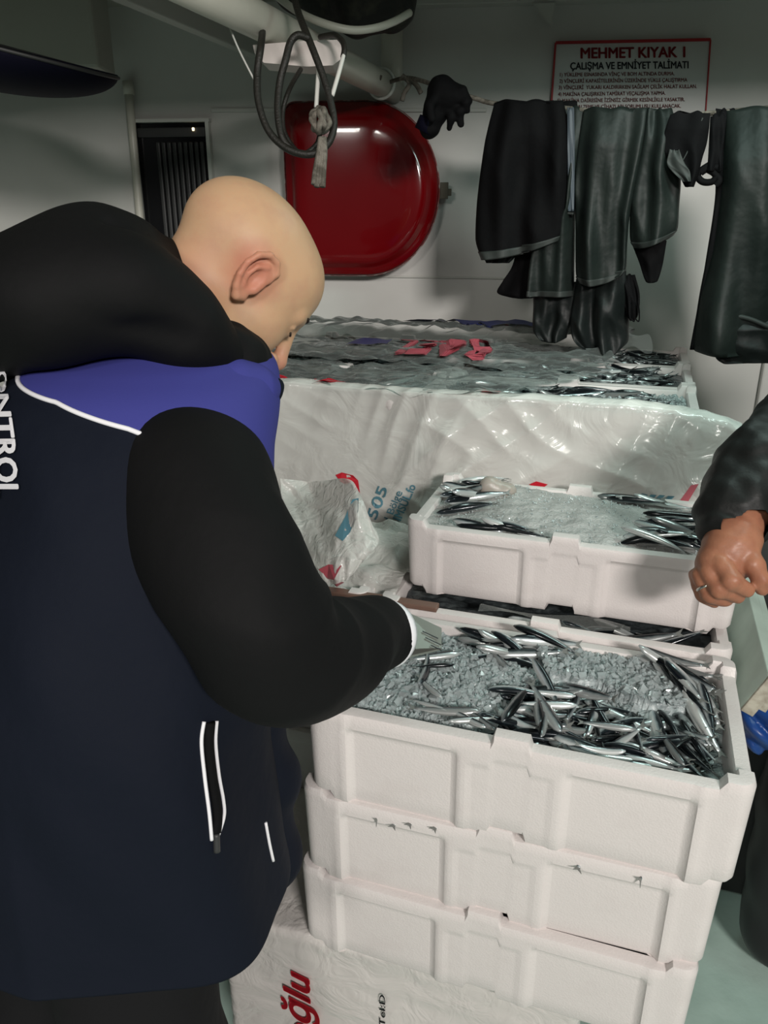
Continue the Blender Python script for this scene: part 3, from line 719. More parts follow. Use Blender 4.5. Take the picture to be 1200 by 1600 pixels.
# ------------------------------------------------------------------ rear pile: ice, fish, film
def pile_h(u, v): return PZ - .018 + .010 * math.sin(np.clip((v - .79) / .318 % 1, 0, 1) * math.pi)
PL = {(1, 0): ('anchovy on ice at the bare right end of the rear pile', 'anchovies on the rear pile, front box'), (1, 1): ('dark anchovy in the middle row box of the rear pile', 'anchovies on the rear pile, middle box'),
      (1, 2): ('dark anchovy in the back row box under the oilskins', 'anchovies on the rear pile, back box'), (0, 0): ('anchovy seen through film in the front left pile box', 'anchovies under film, front left'),
      (0, 1): ('anchovy seen through film in the middle left pile box', 'anchovies under film, middle left')}
for (i, j), (u, v) in PILE.items():
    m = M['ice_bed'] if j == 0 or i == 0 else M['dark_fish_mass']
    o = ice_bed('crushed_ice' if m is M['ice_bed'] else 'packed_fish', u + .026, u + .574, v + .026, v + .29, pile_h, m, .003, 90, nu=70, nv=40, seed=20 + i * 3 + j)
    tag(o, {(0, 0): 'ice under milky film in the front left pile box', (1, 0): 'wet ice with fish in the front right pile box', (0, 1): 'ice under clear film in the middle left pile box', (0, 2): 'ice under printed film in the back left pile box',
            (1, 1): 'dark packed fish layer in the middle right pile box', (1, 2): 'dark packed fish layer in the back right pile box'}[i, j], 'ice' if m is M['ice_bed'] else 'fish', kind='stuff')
    cnt = {(1, 0): 18, (1, 1): 14, (1, 2): 10, (0, 0): 5, (0, 1): 4}.get((i, j), 0)
    def pick_p(g, u=u, v=v, i=i, j=j):
        a, b = g.uniform(.085, .515), g.uniform(.06, .255); return BX(u + a, v + b, pile_h(u + a, v + b) + g.uniform(-.003, .007)), -AY + g.uniform(-.45, .45)
    nm = {(1, 0): 45, (1, 1): 130, (1, 2): 110, (0, 0): 60, (0, 1): 60, (0, 2): 30}[i, j]
    fish_mass('packed_fish', nm, pick_p, M['fish_mass'], o, 40 + i * 3 + j)
    for q in range(cnt):
        a = random.uniform(.08, .52) if not (i == 1 and j > 0) else random.uniform(.25, .52); b = random.uniform(.07, .25)
        yaw = -AY + random.uniform(-.7, .7); p = BX(u + a, v + b, pile_h(u + a, v + b) + .006 + random.uniform(0, .008))
        put_fish(p, yaw, random.gauss(0, .1), random.choice((-1, 1)) * random.uniform(.6, 1.7), *PL[i, j], detail=False)
def pick_pile(g):
    u, v = PILE[1, 0]; a, b = g.uniform(.03, .57), g.uniform(.03, .28); return BX(u + a, v + b, pile_h(u + a, v + b) + g.uniform(0, .006))
chunks('ice_chunks', 1500, pick_pile, (.005, .012), M['ice'], bpy.data.objects['crushed_ice.003'] if 'crushed_ice.003' in bpy.data.objects else fr_ice, 9)

def sheet(name, fn, na, nb, m, parent=None):
    B_, A_ = np.meshgrid(np.linspace(0, 1, nb), np.linspace(0, 1, na), indexing='ij'); vs = fn(A_.ravel(), B_.ravel())
    return part(name, mesh(name, vs, [(j * na + i, j * na + i + 1, (j + 1) * na + i + 1, (j + 1) * na + i) for j in range(nb - 1) for i in range(na - 1)]), m, parent)
def w1(x, y, f, s): return wob(np.stack([x, y], -1), f, s, 6)
def BXa(u, v, z): return O1 + np.multiply.outer(u, EU) + np.multiply.outer(v, EV) + np.multiply.outer(z, EZ)
def A1(fn, a, b): return np.array(fn(np.array([float(a)]), np.array([float(b)])))[0]
# clear sheets over the pile tops, one per row of boxes
def top_film(v0, v1, ur0, ur1, zoff, seed, bulge=0.0):
    def fn(a, b):
        v = v0 + (v1 - v0) * b; ur = ur0 + (ur1 - ur0) * b + .02 * np.sin(b * 9 + seed); u = -.70 + (ur + .70) * a
        z = PZ + zoff + .007 * w1(u * 1.0, v * 2.2, 16, seed) * .8 + .005 * w1(u * 1.6, v * 1.6, 42, seed + 1) + .002 * w1(u, v * 2, 95, seed + 2) + bulge * np.abs(np.sin(b * math.pi)) ** .6
        return BXa(u, v, z)
    return fn
fA = top_film(.785, 1.12, .12, .30, .022, 31); filmA = sheet('clear_film', fA, 150, 70, M['film'])
tag(filmA, 'clear crinkled film over the front row of the rear pile', 'film')
fB = top_film(1.09, 1.46, .36, .28, .030, 41, .012); filmB = sheet('clear_film', fB, 130, 70, M['film'])
tag(filmB, 'clear film with upside-down red capitals over the middle row of the pile', 'film')
fC = top_film(1.42, 1.73, .42, .34, .045, 51, .030); filmC = sheet('clear_film', fC, 130, 60, M['film'])
tag(filmC, 'grey film with navy printed band over the back row by the wall', 'film')
# milky film hanging down the front of the pile
def front_film(a, b):
    u = -.70 + 1.30 * a; k = np.clip((a - .86) / .14, 0, 1)
    u = u + .035 * k * np.abs(np.sin(b * math.pi)) ** .7
    s = b * .50; t = s - .06; over = s < .06
    v = np.where(over, .835 - s, .775 - .028 * np.sin(np.minimum(t / .35, 1) * math.pi * .5) - .02 * k * np.sin(b * 3))
    z = np.where(over, PZ + .022 + .006 * np.sin(s / .06 * math.pi), PZ + .018 - t * .97)
    q1 = u + .9 * s + .05 * w1(u, s, 9, 60); rid = lambda x: 1 - np.abs(np.sin(x)) * 2
    d = .010 * w1(q1, .25 * s, 20, 61) + .0075 * rid(q1 * 19 + 2.5 * w1(u, s, 7, 64)) * (.35 + .65 * np.clip(w1(u, s, 9, 65), 0, 1)) + .0045 * rid((u + .45 * s) * 52 + 3.5 * w1(u, s, 9, 66)) * np.clip(.2 + w1(u * 1.3, s, 11, 67), 0, 1) \
        + .0035 * rid((u * .6 - s) * 38 + 3 * w1(u, s, 10, 68)) * np.clip(w1(u, s * 1.4, 12, 69), 0, 1)
    z = z - .03 * k * k
    return BXa(u, v, z) - np.multiply.outer(d * np.minimum(1, .35 + b * 3), EV) + np.multiply.outer(.3 * d, EZ)
ff = sheet('milky_film', front_film, 260, 110, M['film_milky']); tag(ff, 'milky white film hanging in diagonal folds down the front of the rear pile', 'film')
def inv_text(fn, a0, a1, b0, b1, off=.004, rot=True):
    def g(x, y):
        if rot: a, b = a1 - (a1 - a0) * x, b1 - (b1 - b0) * y
        else: a, b = a0 + (a1 - a0) * x, b0 + (b1 - b0) * y
        p = A1(fn, a, b); p[2] += off; return p
    return g
lettering('lettering', 'BAEL', inv_text(fB, .42, .70, .10, .80, .009), M['ink_pink'], filmB, bold=.05)
lettering('lettering', 'L I', inv_text(fA, .30, .52, .02, .16), M['ink_filmred'], filmA, bold=.05)
def strip_on(fn, a0, a1, b0, b1, m, parent, name='printed_band', off=.004, skew=0.0):
    vs = []
    for t in np.linspace(0, 1, 16):
        for s in (0, 1):
            p = A1(fn, a0 + (a1 - a0) * t + skew * s, b0 + (b1 - b0) * s); p[2] += off; vs.append(p)
    return part(name, mesh(name, vs, [(2 * i, 2 * i + 2, 2 * i + 3, 2 * i + 1) for i in range(15)]), m, parent)
strip_on(fC, .34, .74, .50, .78, M['ink_blue'], filmC, off=.008); strip_on(fC, .64, .68, .80, .98, M['ink_pink'], filmC)
lettering('lettering', '0221', inv_text(fC, .52, .62, .40, .55), M['ink_blue'], filmC, bold=.02)
strip_on(fB, .28, .40, .42, .76, M['ink_blue'], filmB, off=.008)
strip_on(front_film, .60, .632, .02, .075, M['ink_filmred'], ff)
def rot_on(px, py, ang, hgt, wid, fnz):
    c, s = math.cos(ang), math.sin(ang)
    return lambda x, y: fnz(px + (x * wid) * c + (y * hgt) * s, py + (x * wid) * s - (y * hgt) * c)
bvhF = None
def bvh_of(o): return BVHTree.FromPolygons([o.matrix_world @ v.co for v in o.data.vertices], [tuple(p.vertices) for p in o.data.polygons])
bvhF = bvh_of(ff)
CAMV = Vector((0, 0, CAMZ))
def hit(bvh, px, py, off, default=1.6):
    d = Vector(ray(px, py)).normalized(); r = bvh.ray_cast(CAMV, d)
    if r[0] is None: return np.array(V(px, py, default))
    n = r[1] if r[1].dot(d) < 0 else -r[1]; return np.array(r[0] + n * off)
onF = lambda x, y: hit(bvhF, x, y, .003, 1.72)
lettering('lettering', '505', rot_on(588, 812, math.radians(-68), 17, 52, onF), M['ink_teal'], ff, bold=.02)
lettering('lettering', 'nd Bölge', rot_on(606, 826, math.radians(-68), 12, 62, onF), M['ink_teal'], ff, bold=.01)
lettering('lettering', 'MISIMSUL.fo', rot_on(617, 838, math.radians(-67), 14, 86, onF), M['ink_teal'], ff, bold=.03)
lettering('lettering', 'com.tr', rot_on(652, 836, math.radians(-66), 11, 46, onF), M['ink_teal'], ff, bold=.01)
# teal/pink emblem strokes low on the right of the milky film
for k in range(4):
    vs = [onF(x, y) for x, y in ((990 + k * 14, 782 + k * 1), (1003 + k * 14, 770 + k * 1.5), (1012 + k * 14, 772 + k), (1000 + k * 14, 784 + k))]
    part('printed_stroke', mesh('printed_stroke', vs, [(0, 1, 2, 3)], False), M['ink_teal'], ff)
vs = [onF(x, y) for x, y in ((1060, 785), (1080, 758), (1092, 756), (1074, 786))]
part('printed_stroke', mesh('printed_stroke', vs, [(0, 1, 2, 3)], False), M['ink_pink'], ff)
vs = [onF(x, y) for x, y in ((826, 756), (838, 751), (856, 756), (846, 763))]
part('printed_stroke', mesh('printed_stroke', vs, [(0, 1, 2, 3)], False), M['ink_filmred'], ff)

# crumpled clear film over the left box of the second row, and the printed bag folded on it
def left_film(a, b):
    u = -.62 + .64 * a; v = .335 + .36 * b
    z = .962 + .015 * b + .012 * w1(u * .35 + .3 * v, v * 1.6, 30, 71) + .008 * (1 - 2 * np.abs(np.sin(v * 34 + u * 16 + 3 * w1(u, v, 12, 72)))) + .005 * (1 - 2 * np.abs(np.sin(v * 30 - u * 38 + 3 * w1(u, v, 12, 74)))) + .001 * w1(u, v, 140, 73)
    z = z - np.maximum(0, .08 - b) * .5
    return BXa(u, v, z)
lf = sheet('clear_film', left_film, 110, 80, M['film_bag']); tag(lf, 'crumpled clear film over the box left of the upper ice box', 'film')
bagpx = [[(470, 930, 1.42), (500, 918, 1.40), (525, 912, 1.38), (545, 905, 1.37)],
         [(450, 880, 1.47), (490, 875, 1.43), (530, 862, 1.37), (575, 868, 1.36)],
         [(442, 820, 1.52), (490, 815, 1.50), (545, 815, 1.39), (592, 845, 1.38)],
         [(440, 775, 1.58), (490, 780, 1.57), (555, 775, 1.42), (580, 815, 1.42)],
         [(438, 748, 1.60), (490, 752, 1.60), (548, 750, 1.46), (562, 790, 1.46)]]
BG = np.array([[V(*q) for q in row] for row in bagpx])
BC = np.stack([catmull(BG[:, k], 41) for k in range(4)], 1); BC = np.stack([catmull(BC[i], 61) for i in range(41)])
def bag_fn(a, b):
    p = BC[np.round(b * 40).astype(int), np.round(a * 60).astype(int)]
    return p + np.multiply.outer(.006 * w1(a * 1.2 + b * .4, b * .5, 22, 81) + .002 * w1(a, b, 60, 82), np.array([0, -1, .4]))
bag = sheet('plastic_bag', bag_fn, 61, 41, M['film_bag']); tag(bag, 'white printed plastic bag folded back beside the upper ice box', 'plastic bag')
bvB = bvh_of(bag); onB = lambda x, y: hit(bvB, x, y, .003, 1.45)
def blob(name, pts, m, parent, on): return part(name, mesh(name, [on(*p) for p in pts], [tuple(range(len(pts)))], False), m, parent)
blob('printed_stroke', [(500, 890), (515, 882), (533, 884), (530, 893), (524, 905), (538, 910), (526, 917), (510, 905)], M['ink_pink'], bag, onB)
blob('printed_stroke', [(525, 838), (540, 810), (552, 782), (560, 780), (558, 800), (548, 832), (537, 846)], M['ink_teal'], bag, onB)
blob('printed_stroke', [(525, 742), (535, 738), (552, 742), (560, 750), (563, 770), (556, 764), (550, 752), (540, 756), (532, 752)], M['ink_filmred'], ff, onF)

# ------------------------------------------------------------------ things on and along the back wall
# red hose cabinet, D-shaped
ca, cb = on_wall(455, 292), on_wall(688, 292); ct, cbm = on_wall(570, 163)[2], on_wall(570, 428)[2]
cw, chh = np.linalg.norm(cb - ca), ct - cbm; cc = (ca + cb) / 2; cc[2] = (ct + cbm) / 2
def d_outline(ins):
    hw, hh = cw / 2 - ins, chh / 2 - ins; pts = []; r = .045; R = hh * .98
    def arc(cx, cz, rx, rz, a0, a1, n):
        for a in np.linspace(a0, a1, n): pts.append((cx + rx * math.cos(a), cz + rz * math.sin(a)))
    arc(hw - R * .92, 0, R * .92, hh, -math.pi / 2, math.pi / 2, 40)
    arc(-hw + r, hh - r, r, r, math.pi / 2, math.pi, 8); arc(-hw + r, -hh + r, r, r, math.pi, 1.5 * math.pi, 8)
    return pts
def d_ring(ins, off): return [cc + WU * a + ZA * b + WN * off for a, b in d_outline(ins)]
cab = empty('hose_cabinet', 'glossy red D-shaped hose cabinet on the back wall', 'hose cabinet')
part('cabinet_body', mesh('cabinet_body', *loftvf(np.array([d_ring(0, 0.001), d_ring(0, .055), d_ring(.002, .06), d_ring(.012, .062)]))), M['red'], cab)
part('cabinet_door', mesh('cabinet_door', *loftvf(np.array([d_ring(.004, .064), d_ring(.002, .068), d_ring(.002, .082), d_ring(.006, .087), d_ring(.022, .090), d_ring(.028, .094), d_ring(.038, .112), d_ring(.048, .119), d_ring(.060, .122), d_ring(.085, .123), d_ring(.12, .1235)]))), M['red'], cab)
er = np.array([d_ring(.000, .070), d_ring(-.003, .074), d_ring(-.003, .078), d_ring(.000, .082)])
part('door_rim', mesh('door_rim', *loftvf(er, cap=False)), M['red_edge'], cab)
lk = on_wall(694, 298, .05)
lv_, lf_ = merge([boxvf(lk, WU, WN, ZA, .026, .03, .05), boxvf(lk + WU * .014 - ZA * .005, WU, WN, ZA, .02, .018, .022)])
part('latch', mesh('latch', lv_, lf_, False), M['brass'], cab)

# instruction board
sgn = empty('instruction_board', 'white instruction board with red heading above the oilskins', 'sign')
q = [on_wall(868, 67, .012), on_wall(1110, 62, .012), on_wall(1100, 208, .012), on_wall(858, 214, .012)]
qb = [p - WN * .008 for p in q]
part('board', mesh('board', q + qb, [(0, 1, 2, 3), (7, 6, 5, 4), (0, 4, 5, 1), (1, 5, 6, 2), (2, 6, 7, 3), (3, 7, 4, 0)], False), M['sign_w'], sgn)
for a, b, wd in ((0, 1, .008), (1, 2, .004), (2, 3, .006), (3, 0, .006)):
    c = (q[a] + q[b]) / 2; d = q[b] - q[a]; part('border', bevbox('border', c + WN * .002, unit(d), WN, unit(np.cross(unit(d), WN)), np.linalg.norm(d), .006, wd, .001), M['ink_red'], sgn)
for txt, x0, x1, yt, yb, m, bold in (('MEHMET KIYAK 1', 907, 1071, 74, 91, 'ink_red', .035), ('ÇALIŞMA VE EMNİYET TALİMATI', 891, 1076, 97, 108.5, 'ink_black', .028),
        ('1) YÜKLEME ESNASINDA VİNÇ VE BOM ALTINDA DURMA.', 875, 1054, 113.5, 119.5, 'ink_dimred', .02), ('2) VİNÇLERİ KAPASİTELERİNİN ÜZERİNDE YÜKLE ÇALIŞTIRMA', 874, 1074, 123.5, 129.5, 'ink_dimred', .02),
        ('3) VİNÇLERİ  YUKARI KALDIRIRKEN SAĞLAM ÇELİK HALAT KULLAN.', 873, 1089, 133.5, 139.5, 'ink_dimred', .02), ('4) MAKİNA ÇALIŞIRKEN TAMİRAT VEÇALIŞMA YAPMA.', 872, 1040, 144, 150, 'ink_dimred', .02),
        ('5) MAKİNA DAİRESİNE İZİNSİZ GİRMEK KESİNLİKLE YASAKTIR.', 871, 1070, 154, 160, 'ink_dimred', .02), ('6) ARAÇ MALZEME VE CİHAZLARI SORUMLUSU KULLANACAK.', 870, 1064, 164, 170, 'ink_dimred', .02)):
    lettering('lettering', txt, lambda x, y: on_wall(x0 + (x1 - x0) * x, yb + (yt - yb) * y - 2.0 * x, .0145), M[m], sgn, bold=bold)

# pipes
PF = on_wall(616, 141, .02)
def on_pipe(px):
    lo, hi = 0.0, 2.2
    for _ in range(40):
        mid = (lo + hi) / 2
        if proj(PF - EV * mid)[0] > px: lo = mid
        else: hi = mid
    return PF - EV * lo
pv, pf = tubevf([PF + EV * .0, PF - EV * .3, PF - EV * .9, PF - EV * 1.7], .037, 24)
tag(part('overhead_pipe', mesh('overhead_pipe', pv, pf), M['pipe'], None), 'thick pale overhead pipe running from the wall toward the upper left', 'pipe')
vp = on_wall(612, 150, .045)
tag(part('wall_pipe', mesh('wall_pipe', *tubevf([vp, vp + ZA * .15, np.array([vp[0], vp[1], CZ])], .034, 20)), M['pipe'], None), 'short vertical pale pipe on the back wall above the red cabinet', 'pipe')
lp0, lp1 = on_wall(200, 132, .03), on_wall(226, 420, .03)
lpipe = tag(part('standing_pole', mesh('standing_pole', *tubevf([lp0, lp0 * .7 + lp1 * .3, lp1, np.array([lp1[0] + .04, lp1[1], .0])], .014, 14)), M['pipe'], None), 'thin pale pole leaning beside the ribbed window', 'pole')
part('pole_cap', mesh('pole_cap', *tubevf([lp0 - ZA * .03, lp0 + ZA * .01], .018, 14)), M['pipe'], lpipe)
ep = on_wall(4, 380, .05)
tag(part('edge_post', bevbox('edge_post', np.array([ep[0] - .01, ep[1], .75]), WU, WN, ZA, .05, .05, 1.5, .006), M['pipe'], None), 'pale post at the far left edge of the wall', 'post')
# white block hung under the pipe, and its ropes
hb = on_pipe(470)
bc = V(465, 84, proj and (hb[1] * CP - (hb[2] - CAMZ) * SP) - .17)
def blockvf():
    D = (hb[1] * CP - (hb[2] - CAMZ) * SP) - .17; pr = [(395, 70), (470, 64), (528, 62), (536, 75), (533, 92), (520, 102), (480, 104), (412, 98), (398, 84)]
    fr_ = [V(x, y, D) for x, y in pr]; bk = [p + YA * .09 for p in fr_]; n = len(pr)
    return fr_ + bk, [tuple(range(n)), tuple(range(2 * n - 1, n - 1, -1))] + [(i, i + n, (i + 1) % n + n, (i + 1) % n) for i in range(n)]
bmm = mesh('white_block', *blockvf(), False); fixnormals(bmm)
bo = tag(part('white_block', bmm, M['block'], None), 'chipped white block tied under the overhead pipe', 'block')
DR = (hb[1] * CP - (hb[2] - CAMZ) * SP)
def pxtube(name, pts, r, m, parent, n=60, seg=8, D=None): return tube(name, [V(x, y, (D or DR - .13) + d) for x, y, d in pts], r, m, parent, seg, n)
rc_ = empty('rope_coil', 'dark wet rope coil looped over the overhead pipe', 'rope')
pxtube('rope_loop', [(458, -10, -.10), (468, 25, -.12), (488, 75, -.14), (505, 120, -.14), (517, 160, -.14), (522, 195, -.14), (512, 225, -.14), (485, 241, -.14), (450, 233, -.14), (420, 205, -.14), (404, 160, -.14), (402, 115, -.14), (408, 70, -.14), (411, 45, -.06), (418, 25, .06)], .0075, M['rope_dark'], rc_, 110)
pxtube('rope_loop', [(482, 60, -.14), (466, 55, -.15), (454, 66, -.15), (446, 95, -.15), (437, 130, -.14), (434, 175, -.14), (441, 215, -.14), (460, 238, -.13)], .0075, M['rope_dark'], rc_, 60)
pxtube('rope_loop', [(470, 108, -.05), (452, 140, -.10), (442, 175, -.10), (446, 210, -.10), (470, 240, -.10), (495, 225, -.10), (500, 200, -.12)], .005, M['rope_dark'], rc_, 60)
pxtube('rope_loop', [(500, 58, -.05), (522, 55, -.09), (535, 65, -.12), (538, 78, -.13), (536, 90, -.13)], .006, M['rope_dark'], rc_, 30)
wc_ = empty('knot_sling', 'white cord holding the grey knot below the block', 'cord')
pxtube('cord', [(498, 104, -.12), (496, 135, -.13), (494, 168, -.13)], .0045, M['rope_white'], wc_, 12)
pxtube('cord', [(538, 82, -.13), (530, 112, -.14), (519, 150, -.14)], .0045, M['rope_white'], wc_, 12)
kn = empty('rope_knot', 'frayed grey rope knot with a hanging tassel in front of the red cabinet', 'rope')
kp = []
for i in range(60):
    a = i * .62; b = i * .37; kp.append((500 + (13 + 3 * math.sin(i * 2.1)) * math.cos(a) * math.cos(b), 188 + (17 + 4 * math.sin(i * 1.3)) * math.sin(a), -.15 + .03 * math.cos(a) * math.sin(b)))
pxtube('knot', kp, .0062, M['rope_grey'], kn, 220)
for i, dx in enumerate((-5, -2, 1, 4)):
    pxtube('tassel_strand', [(504 + dx * .5, 215, -.15), (503 + dx, 240, -.15), (500 + dx * 1.3, 265, -.15), (498 + dx * 1.5, 288 + (i % 2) * 4, -.15)], .0062, M['rope_grey'], kn, 16)
tag(pxtube('thin_string', [(344, 4, -.1), (352, 25, -.12), (372, 75, -.13), (401, 132, -.13)], .0022, M['rope_white'], None, 20, 6), 'thin white string hanging from the pipe to the rope coil', 'string')
# dark bundle stuffed over the pipe and the pale sheet under it
bD = DR + .12
def bag_sdf(P):
    d = cap(P, V(470, -30, bD), V(560, -8, bD), .075, .085); d = smin(d, cap(P, V(560, -12, bD), V(610, -5, bD), .085, .07), .05)
    d = smin(d, cap(P, V(600, 0, bD), V(630, 22, bD), .05, .028), .03); return d + .005 * wob(P, 60, 5)
bb = sdfobj('dark_bundle', bag_sdf, V(560, -20, bD) - np.array([.35, .2, .25]), V(560, -20, bD) + np.array([.3, .2, .25]), .006, M['dark_bag'])
tag(bb, 'dark cloth bundle wedged above the overhead pipe', 'bundle')
tag(pxtube('pale_hose', [(430, -8, .10), (468, 20, .10), (510, 38, .10), (550, 47, .11), (585, 44, .13), (615, 34, .16), (640, 20, .20)], .009, M['pipe'], None, 40, 10), 'pale hose sagging under the dark bundle', 'hose')
bp_ = V(372, 15, DR - .05)
tag(sdfobj('black_lamp', lambda P: smax(ell(P, bp_, (.06, .05, .035)), -(P[:, 2] - bp_[2] - .02), .005), bp_ - .09, bp_ + .09, .005, M['oil_black']), 'small black rounded fitting under the overhead pipe', 'fitting')
# navy tub in the upper left
tc_ = V(-50, 62, 1.75); tn = unit(np.array([.22, -.10, 1.0])); ta = unit(np.array([1, 0, -.24])); tb = np.cross(tn, ta)
RT = np.stack([ta, tb, tn], 1)
def tub(P):
    d = ell(P, tc_, (.335, .22, .095), RT); top = (P - tc_) @ tn - .002; d = smax(d, top, .004); inner = ell(P, tc_ + tn * .012, (.318, .205, .08), RT); return smax(d, -inner, .003)
tt = sdfobj('navy_tub', tub, tc_ - np.array([.4, .28, .2]), tc_ + np.array([.4, .28, .2]), .006, M['navy_plastic']); tag(tt, 'dark navy tub hanging at the upper left', 'tub')
part('tub_rim', mesh('tub_rim', *tubevf([tc_ + ta * .335 * math.cos(a) + tb * .22 * math.sin(a) + tn * .002 for a in np.linspace(0, 2 * np.pi, 60, endpoint=False)], .004, 8, closed=True)), M['slat'], tt)
for s in (-.28, -.2): part('hanger', mesh('hanger', *tubevf([tc_ + ta * s + tb * .15, np.array([*(tc_ + ta * s + tb * .15)[:2], CZ])], .005, 8)), M['slat'], tt)

# clothesline
RP0 = PF - EV * .10 + np.array([.01, -.045, 0]); RA, RB = atY(740, 153, 2.26), atY(1215, 170, 1.96)
RN = unit(np.array([RB[1] - RA[1], -(RB[0] - RA[0]), 0]))
if RN[1] > 0: RN = -RN
def onR(px, py, off=0.0): return on_plane(px, py, RA + RN * off, RN)
line = tag(tube('clothesline', [RP0, on_wall(640, 122, .28), onR(700, 140), onR(740, 153), onR(775, 162), onR(850, 166), onR(950, 176), onR(1060, 181), onR(1110, 177), onR(1200, 169), onR(1300, 160)], .006, M['rope_grey'], None, 8, 120), 'grey twisted clothesline stretched from the pipe across the wall', 'rope')
for a in ([(628, 118), (640, 130), (632, 145), (628, 158)], [(636, 122), (650, 132), (658, 146)], [(596, 122), (584, 118), (565, 122)]):
    part('rope_end', mesh('rope_end', *tubevf([on_wall(x, y, .27) for x, y in a], .007, 8, 14)), M['rope_grey'], line)
tie = on_pipe(596); e1, e2 = EU, ZA
part('lashing', mesh('lashing', *tubevf([tie + (e1 * math.cos(a) + e2 * math.sin(a)) * .041 for a in np.linspace(0, 2 * np.pi, 30, endpoint=False)], .005, 8, closed=True)), M['rope_white'], line)

def flap(name, rows, off, th, m, parent, folds=3, amp=.010, seed=0, ny=44, nx=72, top_thin=True, skew=0.0, curve=0.0, band=None):
    R = np.array(rows, float); ys = np.linspace(R[0, 0], R[-1, 0], ny); xl = catmull(R[:, 1:2], 200)[:, 0]; xr = catmull(R[:, 2:3], 200)[:, 0]
    yy = catmull(R[:, 0:1], 200)[:, 0]; g = np.random.default_rng(seed); ph = g.uniform(0, 6.28, 4); p = 2 * np.pi * np.arange(nx) / nx
    s = np.sign(np.cos(p)) * np.abs(np.cos(p)) ** .8; sn = np.sign(np.sin(p)) * np.abs(np.sin(p)) ** .7
    def ring(t, extra=0.0, grow_x=1.0):
        y = R[0, 0] + (R[-1, 0] - R[0, 0]) * t; a, b = np.interp(y, yy, xl), np.interp(y, yy, xr); A, B = onR(a, y, off), onR(b, y, off); c = (A + B) / 2; hx = (B - A) / 2 * grow_x
        grow = min(1, .25 + t * 1.4); tt_ = th * (min(1, .35 + t * 3) if top_thin else 1.0) + extra
        fo = amp * grow * (np.sin(s * folds * 2.6 + ph[0] + t * 1.2) + .5 * np.sin(s * folds * 5.1 + ph[1] - t * 2) + .45 * np.sin(t * 8 + s * 3 + ph[2]) + .35 * (1 - 2 * np.abs(np.sin(t * 5 - s * 2.2 + ph[3]))))
        out = c + np.multiply.outer(s, hx) + np.multiply.outer(sn * tt_ + fo, RN)
        sag = .004 * np.sin(s * 7 + ph[1]) * max(0, 1 - t * 8)
        out[:, 2] += sag - (skew * s * t ** 3 + curve * (s * s) * t ** 3) * .002
        return out
    v, f = loftvf(np.array([ring(t) for t in np.linspace(0, 1, ny)])); me = mesh(name, v, f); fixnormals(me); o = part(name, me, m, parent)
    if band:
        h = band / (R[-1, 0] - R[0, 0]); v, f = loftvf(np.array([ring(t, .003, 1.02) for t in np.linspace(1 - h, 1.003, 6)])); me = mesh('hem', v, f); fixnormals(me); part('hem', me, M['oil_hem'], o)
    return o
def hem(name, pts, off, r, m, parent):
    off *= .8; r *= .6
    return part(name, mesh(name, *tubevf([onR(x, y, off) for x, y in pts], r, 8, 30)), m, parent)
# black trousers at the left of the line
g1 = empty('black_trousers', 'black work trousers hung leftmost on the line, grey hem rolled', 'trousers', 'oilskins on the clothesline')
flap('trouser_leg', [(158, 772, 880), (200, 762, 888), (260, 752, 888), (320, 743, 886), (370, 742, 884), (398, 752, 872)], .015, .030, M['oil_black'], g1, 2, .016, 1, skew=-12, curve=-6, band=11)
flap('trouser_leg', [(160, 830, 902), (240, 838, 900), (320, 845, 896), (340, 850, 896)], -.01, .025, M['oil_black'], g1, 2, .008, 2)
flap('lining', [(345, 752, 815), (380, 756, 812), (400, 757, 806), (411, 760, 796)], -.015, .012, M['oil_dark'], g1, 2, .005, 3)
flap('waist_flap', [(380, 808, 850), (415, 800, 845), (440, 785, 840), (458, 776, 835), (466, 800, 832)], -.05, .012, M['oil_black'], g1, 1, .006, 4)
# green bib trousers
g2 = empty('green_bib_trousers', 'dark green oilskin trousers folded over the middle of the line', 'trousers', 'oilskins on the clothesline')
flap('trouser_leg', [(168, 868, 915), (240, 868, 910), (320, 866, 900), (340, 850, 897), (400, 832, 896), (462, 826, 895)], -.005, .030, M['oil_green'], g2, 1.6, .009, 5, band=8)
flap('side_band', [(170, 886, 897), (240, 887, 898), (330, 888, 897)], .028, .005, M['oil_band'], g2, 1, .002, 6)
hem('cuff', [(858, 334), (875, 332), (896, 334)], .030, .006, M['oil_hem'], g2)
flap('inner_leg', [(440, 832, 906), (490, 833, 900), (520, 833, 888), (535, 842, 884)], -.03, .020, M['oil_dark'], g2, 2, .009, 7, curve=-6)
flap('trouser_leg', [(170, 912, 1012), (215, 905, 1008), (280, 899, 996), (340, 898, 985), (390, 898, 980), (432, 900, 978), (444, 906, 972)], .012, .040, M['oil_green'], g2, 1.8, .014, 8, skew=-5, curve=-8, band=9)
flap('bib', [(425, 902, 978), (470, 897, 980), (515, 893, 980), (545, 902, 979), (560, 920, 970)], -.02, .035, M['oil_dark'], g2, 2, .018, 9, curve=-14)
flap('trouser_leg', [(172, 1012, 1050), (215, 1005, 1060), (280, 990, 1063), (330, 985, 1060), (370, 984, 1057), (384, 990, 1050)], .010, .035, M['oil_green'], g2, 1.5, .011, 10, skew=-8, curve=-6, band=8)
flap('lining', [(375, 985, 1042), (410, 998, 1036), (438, 1008, 1028), (442, 1012, 1022)], -.02, .012, M['oil_black'], g2, 1, .004, 11)
flap('drawstring_waist', [(430, 968, 992), (460, 972, 1000), (490, 978, 998), (500, 984, 992)], -.03, .018, M['oil_black'], g2, 2, .006, 12)
for x in (990, 997): hem('drawstring', [(x, 470), (x + 2, 488), (x + 1, 502), (x - 4, 498)], .0, .003, M['oil_black'], g2)
g3 = empty('black_vest_piece', 'small black folded garment with pale seam between the green oilskins', 'garment', 'oilskins on the clothesline')
